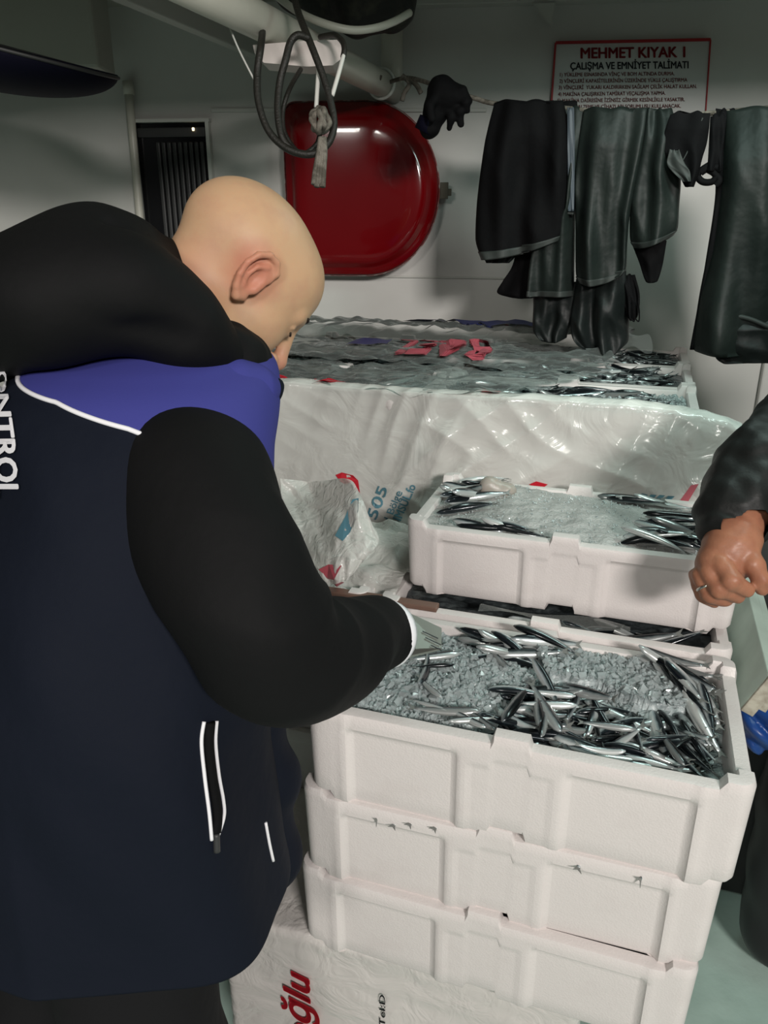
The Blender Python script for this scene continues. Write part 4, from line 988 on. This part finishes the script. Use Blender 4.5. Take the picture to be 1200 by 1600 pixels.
flap('front_panel', [(176, 1048, 1110), (200, 1040, 1108), (225, 1034, 1104), (245, 1040, 1098), (270, 1058, 1092), (292, 1070, 1084)], .045, .012, M['oil_black'], g3, 1.2, .006, 13)
hem('seam', [(1098, 184), (1085, 215), (1070, 245), (1062, 258)], .068, .003, M['oil_hem'], g3)
flap('turned_corner', [(236, 1046, 1062), (255, 1042, 1070), (268, 1050, 1078), (284, 1068, 1080)], .062, .005, M['oil_hem'], g3, 1, .003, 14)
g4 = empty('green_oilskin_coat', 'large dark green oilskin coat hung at the right end of the line', 'coat', 'oilskins on the clothesline')
flap('coat_body', [(170, 1135, 1330), (230, 1130, 1335), (300, 1124, 1340), (380, 1108, 1345), (450, 1094, 1348), (500, 1086, 1350), (545, 1080, 1350), (553, 1084, 1350)], .01, .055, M['oil_green'], g4, 2.2, .022, 15, 60, 110, curve=-4)
flap('coat_edge', [(172, 1118, 1150), (230, 1112, 1150), (300, 1118, 1150), (400, 1104, 1140), (480, 1090, 1130), (545, 1078, 1125)], .0, .025, M['oil_black'], g4, 1, .006, 16)
hem('cuff', [(1112, 552), (1125, 512), (1142, 495), (1170, 498), (1205, 512), (1240, 520)], .075, .010, M['oil_hem'], g4)
flap('sleeve_end', [(500, 1128, 1290), (530, 1120, 1290), (556, 1118, 1290), (566, 1130, 1290)], .04, .03, M['oil_dark'], g4, 2, .008, 17)
g5 = empty('black_strap', 'black knotted strap dangling between garment and coat on the line', 'strap')
flap('strap', [(180, 1110, 1136), (215, 1108, 1132), (250, 1106, 1128), (268, 1104, 1126)], .035, .008, M['oil_black'], g5, 1, .004, 18)
for a in ([(1108, 258), (1096, 266), (1090, 275), (1098, 284), (1112, 284), (1120, 276)], [(1100, 262), (1115, 270), (1124, 282), (1118, 290)], [(1095, 270), (1108, 262), (1122, 262)]):
    hem('knot', a, .04, .013, M['oil_black'], g5)
# glove pinned on the line
GO = .03
def gl(x, y, d=0): return onR(x, y, GO + d)
def glove_sdf(P):
    d = chain(P, [(gl(672, 200), .027), (gl(682, 170), .030), (gl(692, 148), .034)], .02)
    d = smin(d, cap(P, gl(690, 140), gl(708, 152), .034, .030), .02)
    for pts in ([(705, 135), (722, 142), (733, 158)], [(712, 148), (728, 160), (730, 172)], [(705, 160), (718, 175), (720, 194)], [(695, 165), (706, 182), (702, 200)]):
        d = smin(d, chain(P, [(gl(*pts[0]), .013), (gl(*pts[1], .008), .0115), (gl(*pts[2]), .009)], .004), .007)
    d = smin(d, chain(P, [(gl(682, 150, .03), .013), (gl(672, 165, .045), .012), (gl(675, 185, .05), .010)], .004), .008)
    return d + .0012 * wob(P, 180, 4)
glc = gl(698, 165)
glo = sdfobj('work_glove', glove_sdf, glc - .17, glc + .17, .0035, M['oil_black']); tag(glo, 'black work glove hanging on the line beside the red cabinet', 'glove')
part('glove_cuff', mesh('glove_cuff', *tubevf([gl(664, 206), gl(672, 186)], [.030, .029], 18)), M['navy_plastic'], glo)

# ------------------------------------------------------------------ right side: planks, drum
pd = unit(EV)
def plank(pxy, z, wdt, thk, ln, label, tilt=0.0):
    e = atZ(*pxy, z); t = empty('painted_plank', label, 'plank', 'pale green planks')
    ax = EU * math.cos(tilt) + ZA * math.sin(tilt); az = np.cross(ax, EV) * -1
    az = unit(np.cross(ax, EV)); part('board', bevbox('board', e + EV * (ln / 2 + .006) + ax * wdt / 2, ax, EV, az, wdt, ln, thk, .002), M['wood_green'], t)
    part('end_grain', bevbox('end_grain', e + EV * .003 + ax * wdt / 2, ax, EV, az, wdt - .002, .006, thk - .002, .001), M['wood_end'], t); return t
plank((1166, 1116), .885, .075, .022, 1.0, 'pale green painted plank leaning edge-up nearest the fish boxes', 1.15)
plank((1186, 1110), .885, .065, .022, .9, 'second pale green plank at the right edge, beyond the nearest one', 1.2)
struct('trim_9', bevbox('trim_9', BX(.80, 1.17, .425), EU, EV, ZA, .24, .64, .85, .008), M['slat'])
tp = V(1186, 1128, 1.36)
def tarp(P): return smin(ell(P, tp + np.array([.03, .02, .0]), (.055, .05, .075)), ell(P, tp + np.array([.05, .02, .06]), (.06, .05, .06)), .03) + .010 * wob(P, 60, 77) + .006 * (1 - 2 * np.abs(np.sin(P[:, 2] * 70 + P[:, 0] * 60)))
tag(sdfobj('blue_tarpaulin', tarp, tp - .16, tp + .2, .005, M['blue_plastic']), 'crumpled bright blue tarpaulin tucked below the plank ends', 'tarpaulin')

# ------------------------------------------------------------------ people
def clip_mesh(v, f, g):
    "split a polygon mesh along g = 0 -> ((v,f) for g>=0, (v,f) for g<0)"
    res = []
    for sign in (1, -1):
        gg = g * sign; nv = []; idx = {}; nf = []
        def vid(k, p):
            if k not in idx: idx[k] = len(nv); nv.append(p)
            return idx[k]
        for q in f:
            out = []
            for a, b in zip(q, q[1:] + q[:1]):
                if gg[a] >= 0: out.append(vid(a, v[a]))
                if (gg[a] >= 0) != (gg[b] >= 0):
                    t = gg[a] / (gg[a] - gg[b]); k = (min(a, b), max(a, b)); out.append(vid(k, v[a] + (v[b] - v[a]) * t))
            if len(out) >= 3: nf.append(tuple(out))
        res.append((nv, nf))
    return res
def frame(yaw, pitch, roll=0.0):
    f = np.array([math.cos(yaw) * math.cos(pitch), math.sin(yaw) * math.cos(pitch), -math.sin(pitch)]); l = np.array([-math.sin(yaw), math.cos(yaw), 0]); u = np.cross(f, l)
    l2 = l * math.cos(roll) + u * math.sin(roll); u2 = np.cross(f, l2); return np.stack([f, l2, u2], 1)
def head_sdf(Q):
    S = np.stack([Q[:, 0], np.abs(Q[:, 1]), Q[:, 2]], 1)
    d = ell(Q, (-.012, 0, .034), (.100, .077, .078)); d = smin(d, ell(Q, (.045, 0, .036), (.050, .062, .052)), .03)
    d = smin(d, ell(Q, (.040, 0, -.030), (.056, .061, .075)), .03); d = smin(d, ell(S, (.050, .036, -.030), (.032, .024, .030)), .02)
    d = smin(d, ell(Q, (.034, 0, -.080), (.050, .050, .032)), .025); d = smin(d, ell(Q, (.078, 0, -.100), (.017, .022, .016)), .015)
    d = smin(d, cap(S, (.088, .008, .020), (.078, .045, .018), .011, .008), .014)
    d = smax(d, -ell(S, (.106, .033, -.002), (.017, .017, .011)), .012)
    d = smin(d, sph(S, (.080, .032, -.003), .0125), .003)
    d = smin(d, cap(S, (.0895, .022, .004), (.084, .046, .003), .0030), .004)
    d = smin(d, cap(Q, (.096, 0, .010), (.116, 0, -.034), .0075, .0100), .010); d = smin(d, sph(Q, (.117, 0, -.038), .0118), .006); d = smin(d, sph(S, (.104, .012, -.043), .0092), .006)
    d = smax(d, -cap(S, (.111, .0065, -.054), (.106, .0075, -.044), .0038), .002)
    d = smin(d, ell(Q, (.084, 0, -.068), (.020, .030, .016)), .012)
    d = smin(d, cap(S, (.100, 0, -.066), (.092, .020, -.068), .0055, .003), .004); d = smin(d, cap(S, (.099, 0, -.077), (.091, .018, -.075), .006, .003), .004)
    # ears
    def e(x, z, o): return np.array([x, .073 + o, z])
    er = chain(S, [(e(.004, -.002, .006), .0030), (e(.012, .014, .006), .0032), (e(.012, .026, .009), .0036), (e(.002, .034, .012), .0040), (e(-.012, .033, .016), .0042), (e(-.022, .022, .019), .0042), (e(-.025, .006, .019), .0040), (e(-.021, -.010, .016), .0038), (e(-.013, -.022, .012), .0042), (e(-.004, -.029, .008), .0055), (e(.004, -.024, .004), .0050)], .002)
    plate = ell(S, e(-.007, .004, .008), (.020, .0055, .031)); plate = smax(plate, -ell(S, e(-.004, .000, .016), (.011, .008, .014)), .004)
    er = smin(er, plate, .004); er = smin(er, chain(S, [(e(-.002, .022, .012), .0028), (e(-.012, .012, .015), .003), (e(-.014, -.004, .014), .003), (e(-.008, -.015, .011), .0035)], .003), .003)
    er = smin(er, ell(S, e(.007, -.007, .006), (.0045, .006, .007)), .003)
    return smin(d, er, .004)
HR = frame(math.radians(24), math.radians(50), 0.0)
HC = V(402, 440, .935) + HR[:, 1] * .088
NB = np.array([-.262, .985, 1.43])
def person_sdf(P):
    d = near(P, HC, .24, lambda S: head_sdf((S - HC) @ HR))
    d = smin(d, cap(P, HC + HR @ np.array([-.030, 0, -.045]), NB, .058, .062), .03)
    t = chain(P, [(NB, .06), (np.array([-.29, .93, 1.30]), .11), (np.array([-.33, .86, 1.0]), .11), (np.array([-.33, .84, .86]), .12)], .05); d = smin(d, t, .04)
    d = smin(d, chain(P, [(NB + np.array([.0, -.04, -.09]), .04), (V(305, 745, .90), .045), (V(400, 985, .84), .042), (V(520, 1010, .93), .034), (V(555, 1000, .97), .026)], .03), .04)
    d = smin(d, chain(P, [(NB + np.array([-.02, .05, -.06]), .05), (np.array([-.36, 1.12, 1.36]), .05), (np.array([-.40, 1.16, 1.10]), .042), (np.array([-.24, 1.20, 1.02]), .032)], .03), .04)
    for w0, dr_, up_ in ((V(555, 1000, .97), unit(V(580, 1005, 1.08) - V(555, 1000, .97)), ZA), (np.array([-.24, 1.20, 1.02]), unit(np.array([.8, .25, -.25])), ZA)):
      sd = unit(np.cross(dr_, up_))
      def hand(P, w0=w0, dr_=dr_, sd=sd):
        h = cap(P, w0, w0 + dr_ * .05, .026, .030)
        for k in range(4):
            o = sd * (k - 1.5) * .017; a = w0 + dr_ * .065 + o; ln = (.026, .030, .028, .022)[k]
            b = a + dr_ * ln * .6 - ZA * .012; c = b - ZA * ln + dr_ * -.004; h = smin(h, chain(P, [(w0 + dr_ * .04 + o * .8, .010), (a, .0095), (b, .009), (c, .008)], .003), .004)
        th = w0 + sd * -.026 + dr_ * .02; h = smin(h, chain(P, [(th, .012), (th - sd * .012 + dr_ * .03 - ZA * .01, .0105), (th + dr_ * .055 - ZA * .018, .009)], .004), .006); return h
      d = smin(d, near(P, w0 + dr_ * .05, .16, hand), .01)
    return d
warm_spot(M['skin'], HC + HR @ np.array([-.008, -.088, .003]), .050, (.50, .17, .115), .75)
warm_spot(M['skin'], HC + HR @ np.array([.117, 0, -.040]), .035, (.50, .21, .15), .6)
warm_spot(M['skin'], HC + HR @ np.array([-.05, -.05, -.07]), .07, (.50, .23, .15), .6)
man = sdfobj('person', person_sdf, (-.62, .68, .72), (.12, 1.40, 1.76), .0026, M['skin'])
tag(man, 'bald person in navy vest with blue yoke bending over the front fish box', 'person')
eyeR = HC + HR @ np.array([.0905, -.0335, -.0035])
part('eyebrow', mesh('eyebrow', *tubevf([HC + HR @ np.array(q) for q in ((.0985, -.016, .021), (.096, -.03, .027), (.086, -.046, .025))], [.0022, .003, .0012], 6, 10)), M['brow'], man)
part('eyebrow', mesh('eyebrow', *tubevf([HC + HR @ np.array(q) for q in ((.0985, .016, .021), (.096, .03, .027), (.086, .046, .025))], [.0022, .003, .0012], 6, 10)), M['brow'], man)
part('eyelashes', mesh('eyelashes', *tubevf([HC + HR @ np.array(q) for q in ((.0925, -.022, -.003), (.0935, -.033, -.0055), (.087, -.045, -.004))], .0013, 6, 10)), M['brow'], man)
part('eyelashes', mesh('eyelashes', *tubevf([HC + HR @ np.array(q) for q in ((.0925, .022, -.003), (.0935, .033, -.0055), (.087, .045, -.004))], .0013, 6, 10)), M['brow'], man)

# vest: superellipse rings  z, cx, cy, a(front-back), b(side), yaw
VR = np.array([[.80, -.335, .825, .205, .215, 6, 2.7], [.86, -.335, .835, .200, .215, 8, 2.7], [.98, -.335, .848, .194, .213, 10, 2.6], [1.10, -.330, .868, .188, .212, 12, 2.5], [1.22, -.318, .900, .182, .210, 14, 2.4], [1.31, -.306, .930, .175, .205, 16, 2.4],
               [1.37, -.304, .950, .178, .192, 18, 2.3], [1.415, -.300, .964, .170, .168, 18, 2.2], [1.440, -.290, .976, .150, .135, 18, 2.1], [1.456, -.272, .985, .112, .100, 18, 2.0], [1.464, -.262, .99, .080, .075, 18, 2.0]])
nT, nZ = 220, 130
RRI = catmull(VR, nZ); th = np.linspace(0, 2 * np.pi, nT, endpoint=False); rings = np.zeros((nZ, nT, 3))
for i, (z, cx, cy, a, b, yw, ex) in enumerate(RRI):
    y0 = math.radians(yw); f = np.array([math.cos(y0), math.sin(y0), 0]); r = np.array([math.sin(y0), -math.cos(y0), 0])
    cs, sn = np.cos(th), np.sin(th); x_ = np.sign(cs) * np.abs(cs) ** (2 / ex) * a; y_ = np.sign(sn) * np.abs(sn) ** (2 / ex) * b
    hm = max(0, (1.0 - z) / .225)
    rings[i] = np.array([cx, cy, z]) + x_[:, None] * f + y_[:, None] * r; rings[i, :, 2] += -.030 * hm * (x_ / a) - .01 * hm * (y_ / b)
RV = rings.reshape(-1, 3); cen = np.repeat(RRI[:, 1:3], nT, axis=0); rad = RV[:, :2] - cen; rad /= np.linalg.norm(rad, axis=1)[:, None]
G = np.stack([RV[:, 0] + .25 * RV[:, 2], RV[:, 1] - .2 * RV[:, 2], RV[:, 2] * .35], 1)
rg = lambda x: 1 - 2 * np.abs(np.sin(x))
wr = .008 * wob(G, 22, 101) + .004 * wob(G, 55, 102) + .0035 * rg(G[:, 0] * 16 - G[:, 2] * 9 + 1.5 * wob(G, 9, 103)); fade = np.clip((1.45 - RV[:, 2]) / .1, .15, 1)
px_, py_ = 600 + FPX * RV[:, 0] / (RV[:, 1] * CP - (RV[:, 2] - CAMZ) * SP), 800 + FPX * (-(RV[:, 2] - CAMZ) * CP - RV[:, 1] * SP) / (RV[:, 1] * CP - (RV[:, 2] - CAMZ) * SP)
# two creases running down the back from the armhole
arm = np.array([-.30, .76, 1.22])
for (p, q_, dep, wd) in ((V(115, 600, .84), V(190, 850, .82), .010, .014), (V(60, 700, .85), V(185, 845, .82), .010, .013), (V(30, 1020, .86), V(130, 1290, .87), .009, .022), (V(100, 1000, .84), V(230, 1180, .84), .007, .018)):
    dd = cap(RV, p, q_, 0.0); wr = wr - dep * np.exp(-(dd / wd) ** 2)
RV[:, :2] += rad * (wr * fade)[:, None]
vv, vf = loftvf(RV.reshape(nZ, nT, 3)); vv = [np.array(p) for p in vv]
VA = np.array(vv); rel = VA[:, :2] - np.array([-.29, .955]); angv = np.degrees(np.arctan2(-(rel @ np.array([math.sin(.31), -math.cos(.31)])) * -1, rel @ np.array([math.cos(.31), math.sin(.31)])))  # 0 front, 90 right side, 180 back
aa = np.abs(angv)
zl = np.interp(aa, [0, 40, 75, 100, 130, 180], [1.16, 1.20, 1.37, 1.400, 1.422, 1.438])
(yv, yf), (nv_, nf_) = clip_mesh(vv, vf, VA[:, 2] - zl)
vest = part('vest', mesh('vest', nv_, nf_), M['navy_fab'], man)
yoke = part('yoke', mesh('yoke', yv, yf), M['blue_fab'], vest, label='bright blue shoulder yoke')
bvV = BVHTree.FromPolygons([Vector(p) for p in vv], vf); onV = lambda x, y, o=.003: hit(bvV, x, y, o, .86)
seam = []
for ang in np.linspace(84, 190, 40):
    d = math.radians(ang); f = np.array([math.cos(.31), math.sin(.31), 0]); r = np.array([math.sin(.31), -math.cos(.31), 0]); z = np.interp(min(ang, 360 - ang), [0, 40, 75, 100, 130, 180], [1.16, 1.20, 1.37, 1.400, 1.422, 1.438])
    o = np.array([-.29, .955, z]); dirn = f * math.cos(d) + r * math.sin(d); h = bvV.ray_cast(Vector(o + dirn * .6), Vector(-dirn))
    if h[0] is not None: seam.append(np.array(h[0]) + dirn * .001)
tube('piping', seam, .0028, M['white_trim'], vest, 8, 60)
def vtube(name, pts, r, m, n=30): return tube(name, [onV(x, y, .001) for x, y in pts], r, M[m], vest, 8, n)
vtube('pocket_piping', [(318, 1127), (314, 1160), (319, 1215), (326, 1270), (330, 1312)], .0022, 'white_trim')
vtube('pocket_piping', [(338, 1126), (336, 1160), (341, 1210), (348, 1250), (349, 1275), (340, 1305)], .0020, 'white_trim')
vtube('pocket_zip', [(327, 1128), (325, 1165), (331, 1220), (338, 1270), (336, 1300)], .0062, 'oil_black')
vtube('zip_pull', [(337, 1302), (338, 1330)], .004, 'slat', 6)
vtube('front_piping', [(414, 1285), (420, 1318), (426, 1345)], .0020, 'white_trim', 10)
wtx = lambda y: np.interp(y, [560, 640, 690, 780], [10, 24, 32, 38])
x0t = lambda y: np.interp(y, [560, 640, 690, 780], [-4, -3, -3, -2])
lettering('lettering', 'KONTROL', lambda x, y: onV(x0t(545 + 235 * x) + y * wtx(545 + 235 * x), 545 + 235 * x, .003), M['white_trim'], vest, bold=.035)
# open left front of the vest hanging beside the boxes
def flap_sdf(P): return chain(P, [(V(400, 1080, 1.02), .040), (V(416, 1220, 1.08), .042), (V(418, 1340, 1.12), .042), (V(410, 1365, 1.13), .036)], .03) + .004 * wob(P, 50, 8)
sdfobj('vest_front', flap_sdf, V(420, 1230, 1.08) - np.array([.13, .16, .26]), V(420, 1230, 1.08) + np.array([.13, .16, .26]), .005, M['navy_fab'], man)
# collars and hood
def vcol(P): return smin(chain(P, [(V(335, 598, .92), .022), (V(368, 600, .925), .026), (V(400, 606, .945), .024), (V(416, 606, .96), .016)], .02), chain(P, [(V(350, 625, .92), .024), (V(392, 630, .945), .016)], .02), .03)
bl, bh = V(370, 610, .955) - .14, V(370, 610, .955) + .14
sdfobj('vest_collar', vcol, bl, bh, .003, M['blue_fab'], man)
sdfobj('collar_tip', lambda P: chain(P, [(V(404, 620, .955), .016), (V(422, 610, .965), .015), (V(432, 602, .97), .009)], .01), bl, bh, .003, M['navy_fab'], man)
def jcol(P): return chain(P, [(V(325, 545, .93), .038), (V(362, 558, .952), .036), (V(384, 566, .975), .028), (V(394, 572, 1.01), .022)], .02) + .0015 * wob(P, 160, 3)
sdfobj('jacket_collar', jcol, bl - np.array([0, 0, -.0]), bh + np.array([0, .05, .08]), .003, M['black_fab'], man)
def hood_sdf(P):
    d = ell(P, V(120, 452, .88), (.130, .105, .070)); d = smin(d, sph(P, V(152, 380, .885), .046), .06)
    d = smin(d, chain(P, [(V(-70, 500, .90), .080), (V(80, 478, .84), .056), (V(200, 468, .85), .050), (V(285, 510, .885), .045), (V(345, 552, .93), .030)], .03), .04)
    d = smin(d, chain(P, [(V(200, 408, .93), .050), (V(262, 452, .99), .050), (V(310, 505, .985), .040)], .03), .03)
    d = d + .004 * wob(P, 32, 21)
    for (p, q_, dep, wd) in ((V(60, 455, .80), V(330, 545, .84), .010, .016), (V(170, 360, .84), V(330, 490, .90), .008, .014)):
        d = d + dep * np.exp(-(cap(P, p, q_, 0.0) / wd) ** 2)
    return d
hc = V(150, 470, .89); sdfobj('hood', hood_sdf, hc - np.array([.30, .22, .18]), hc + np.array([.26, .24, .20]), .0042, M['black_fab'], man)
# sleeves
def sleeve(name, pts, seed, parent, creases=1.0):
    P = catmull([np.append(p, r) for p, r in pts], 130)
    def disp(t, th):
        el = math.exp(-((t - .60) / .22) ** 2)
        return 1 + creases * (.045 * np.sin(th * 2 + t * 14 + seed) * (.4 + el) + .040 * (1 - 2 * np.abs(np.sin(t * 22 + 1.6 * np.sin(th + seed)))) * el + .022 * np.sin(t * 25 + th * 3) + .030 * (1 - 2 * np.abs(np.sin(t * 9 - th * 1.0 + 1))) * (.3 + .5 * math.exp(-((t - .25) / .2) ** 2)))
    v, f = tubevf(P, 0, 64, None, False, disp); return part(name, mesh(name, v, f), M['black_fab'], parent)
sr = sleeve('jacket_sleeve', [(V(290, 735, .95), .055), (V(302, 735, .88), .084), (V(330, 835, .825), .086), (V(388, 950, .80), .080), (V(450, 1020, .835), .076), (V(515, 1016, .91), .066), (V(566, 996, .985), .055), (V(598, 990, 1.03), .047)], 1.0, man)
cz0, cz1 = V(597, 991, 1.028), V(608, 989, 1.043)
part('cuff_lining', mesh('cuff_lining', *tubevf([cz0, cz0 * .5 + cz1 * .5, cz1], [.0465, .047, .0445], 28)), M['white_trim'], sr)
sleeve('jacket_sleeve', [(np.array([-.33, 1.05, 1.37]), .075), (np.array([-.37, 1.12, 1.33]), .085), (np.array([-.40, 1.16, 1.12]), .078), (np.array([-.34, 1.18, 1.05]), .066), (np.array([-.25, 1.20, 1.02]), .05)], 2.2, man)
def trouser(P):
    d = chain(P, [(np.array([-.33, .77, .86]), .11), (np.array([-.320, .72, .50]), .105), (np.array([-.35, .69, .10]), .085)], .04)
    d = smin(d, chain(P, [(np.array([-.38, .88, .86]), .11), (np.array([-.50, .82, .50]), .11), (np.array([-.53, .80, .10]), .085)], .04), .05)
    d = smin(d, ell(P, (-.34, .84, .84), (.13, .15, .10)), .05); return d + .006 * wob(P, 30, 15)
sdfobj('trousers', trouser, (-.72, .5, .02), (-.1, 1.18, 1.0), .008, M['trousers'], man)
for bx, by in ((-.35, .69), (-.53, .80)):
    def boot(P, bx=bx, by=by): return smax(smin(cap(P, (bx, by, .16), (bx, by, .05), .07, .065), ell(P, (bx + .09, by + .03, .035), (.12, .055, .06)), .03), -P[:, 2] + .0, .005)
    sdfobj('boot', boot, (bx - .12, by - .12, -.02), (bx + .26, by + .16, .28), .008, M['rubber'], man)

# measuring board held over the box
mb = empty('measuring_board', 'grey metal fish measuring board with upright end plate held at the sleeve end', 'measuring board')
pl = [V(634, 955, 1.09), V(690, 981, 1.09), V(690, 1012, 1.075), V(640, 1014, 1.06)]
nrm = unit(np.cross(pl[1] - pl[0], pl[3] - pl[0])); vsx = pl + [p + nrm * .003 * (1 if nrm[1] > 0 else -1) for p in pl]
part('end_plate', fixnormals(mesh('end_plate', vsx, [(0, 1, 2, 3), (7, 6, 5, 4), (0, 4, 5, 1), (1, 5, 6, 2), (2, 6, 7, 3), (3, 7, 4, 0)], False)), M['metal'], mb)
qd = [V(690, 1012, 1.075), V(640, 1014, 1.04), V(424, 1096, .98), V(425, 1108, .965), V(545, 1043, 1.035), V(688, 1018, 1.07)]
qd = [V(690, 1013, 1.08), V(600, 1000, 1.09), V(420, 1088, .99), V(424, 1110, .975), V(540, 1048, 1.045)]
nq = len(qd); part('base_plate', fixnormals(mesh('base_plate', qd + [p - ZA * .003 for p in qd], [tuple(range(nq)), tuple(range(2 * nq - 1, nq - 1, -1))] + [(i, i + nq, (i + 1) % nq + nq, (i + 1) % nq) for i in range(nq)], False)), M['metal'], mb)
pu, pvv = unit(pl[1] - pl[0]), unit(pl[3] - pl[0])
for k in range(3):
    a = pl[0] + (pl[1] - pl[0]) * (.42 + .06 * k) + (pl[3] - pl[0]) * (.36 + .14 * k) - nrm * .0012 * (1 if nrm[1] > 0 else -1)
    part('engraved_line', mesh('engraved_line', *boxvf(a + pu * .012, pu, pvv, nrm, .024 if k < 2 else .016, .0014, .001), False), M['ink_black'], mb)

# second person at the right edge
HD = 1.10
def H(x, y, d=0.0): return V(x, y, HD + d)
p2S = np.array([.86, 1.30, 1.42])
def p2_sdf(P):
    d = chain(P, [(H(1150, 828, .03), .030), (H(1140, 855, .02), .034), (H(1122, 884, .015), .032)], .015)
    d = smin(d, cap(P, H(1150, 850, .02), H(1146, 880, .02), .032, .026), .015)
    for pts in (((1126, 880, -.004, .0150), (1142, 907, -.022, .0145), (1166, 921, -.012, .0112)), ((1108, 892, .004, .0148), (1124, 920, -.010, .0140), (1152, 931, .002, .0108)),
                ((1096, 899, .016, .0140), (1109, 928, .006, .0130), (1133, 938, .014, .0102)), ((1089, 900, .032, .0125), (1100, 930, .024, .0118), (1116, 940, .030, .0092))):
        d = smin(d, chain(P, [(H(a, b, c), r) for a, b, c, r in pts], .003), .0018)
    d = smin(d, chain(P, [(H(1160, 856, .005), .019), (H(1177, 882, -.010), .0155), (H(1188, 906, -.010), .0125), (H(1191, 920, -.006), .0095)], .004), .004)
    d = smin(d, chain(P, [(H(1150, 828, .03), .030), (V(1240, 690, 1.2), .04), (V(1290, 620, 1.25), .045), (p2S, .05)], .03), .02)
    d = smin(d, chain(P, [(p2S, .05), (np.array([1.02, 1.34, 1.44]), .08), (np.array([1.04, 1.35, 1.0]), .11), (np.array([1.04, 1.35, .85]), .12)], .05), .03)
    d = smin(d, cap(P, (1.02, 1.34, 1.44), (.99, 1.33, 1.60), .06, .055), .02)
    h2 = np.array([.985, 1.33, 1.66]); d = smin(d, near(P, h2, .24, lambda S: head_sdf((S - h2) @ frame(math.radians(190), .25))), .02)
    return d + .0006 * wob(P, 260, 12)
man2 = sdfobj('person', p2_sdf, (.40, .92, .72), (1.22, 1.52, 1.84), .0030, M['skin2']); tag(man2, 'person in black rain jacket at the right edge resting a fist over the upper box', 'person')
v, f = tubevf([H(1108, 926, -.012), H(1112, 932, -.010)], [.0150, .0150], 18)
ringc = (np.array(H(1108, 920, .004)) + np.array(H(1132, 934, .010))) / 2
rd = unit(H(1109, 928, .006) - H(1096, 899, .016)); ra_ = unit(np.cross(rd, ZA)); rb_ = np.cross(rd, ra_); rc0 = H(1105, 917, .009)
part('ring', mesh('ring', *tubevf([rc0 + (ra_ * math.cos(a) + rb_ * math.sin(a)) * .0140 for a in np.linspace(0, 2 * np.pi, 30, endpoint=False)], .0022, 8, closed=True)), M['silver'], man2)
def j2(P):
    d = chain(P, [(V(1140, 818, 1.135), .054), (V(1163, 775, 1.16), .058), (V(1195, 730, 1.18), .064), (V(1250, 678, 1.22), .070), (V(1300, 615, 1.26), .080), (p2S, .085)], .03)
    d = smin(d, chain(P, [(p2S, .085), (np.array([1.03, 1.35, 1.36]), .165), (np.array([1.05, 1.36, 1.05]), .185), (np.array([1.05, 1.36, .84]), .19)], .06), .05)
    d = smin(d, chain(P, [(np.array([1.16, 1.45, 1.40]), .085), (np.array([1.28, 1.45, 1.15]), .08), (np.array([1.20, 1.25, 1.0]), .065)], .04), .05)
    d = smin(d, cap(P, (1.02, 1.34, 1.46), (1.01, 1.34, 1.52), .075, .07), .03)
    d = d + .0025 * wob(P, 60, 31) + .0018 * wob(P, 140, 32)
    ax = unit(V(1178, 728, 1.18) - V(1140, 818, 1.135)); s_ = (P - V(1140, 818, 1.135)) @ ax
    d = d + .006 * np.exp(-((s_ + .012) / .010) ** 2) + .003 * np.exp(-((s_ - .085) / .014) ** 2)
    return smax(d, -(s_ + .034), .006)
sdfobj('jacket', j2, (.40, 1.02, .62), (1.42, 1.62, 1.62), .0045, M['nylon'], man2)
def t2(P):
    d = chain(P, [(np.array([.95, 1.32, .82]), .12), (np.array([.90, 1.30, .45]), .095), (np.array([.91, 1.32, .08]), .085)], .04)
    d = smin(d, chain(P, [(np.array([1.14, 1.40, .82]), .12), (np.array([1.17, 1.38, .45]), .095), (np.array([1.18, 1.40, .08]), .085)], .04), .05); return d + .004 * wob(P, 35, 41)
sdfobj('trousers', t2, (.72, 1.1, .0), (1.36, 1.62, 1.0), .009, M['rubber'], man2)
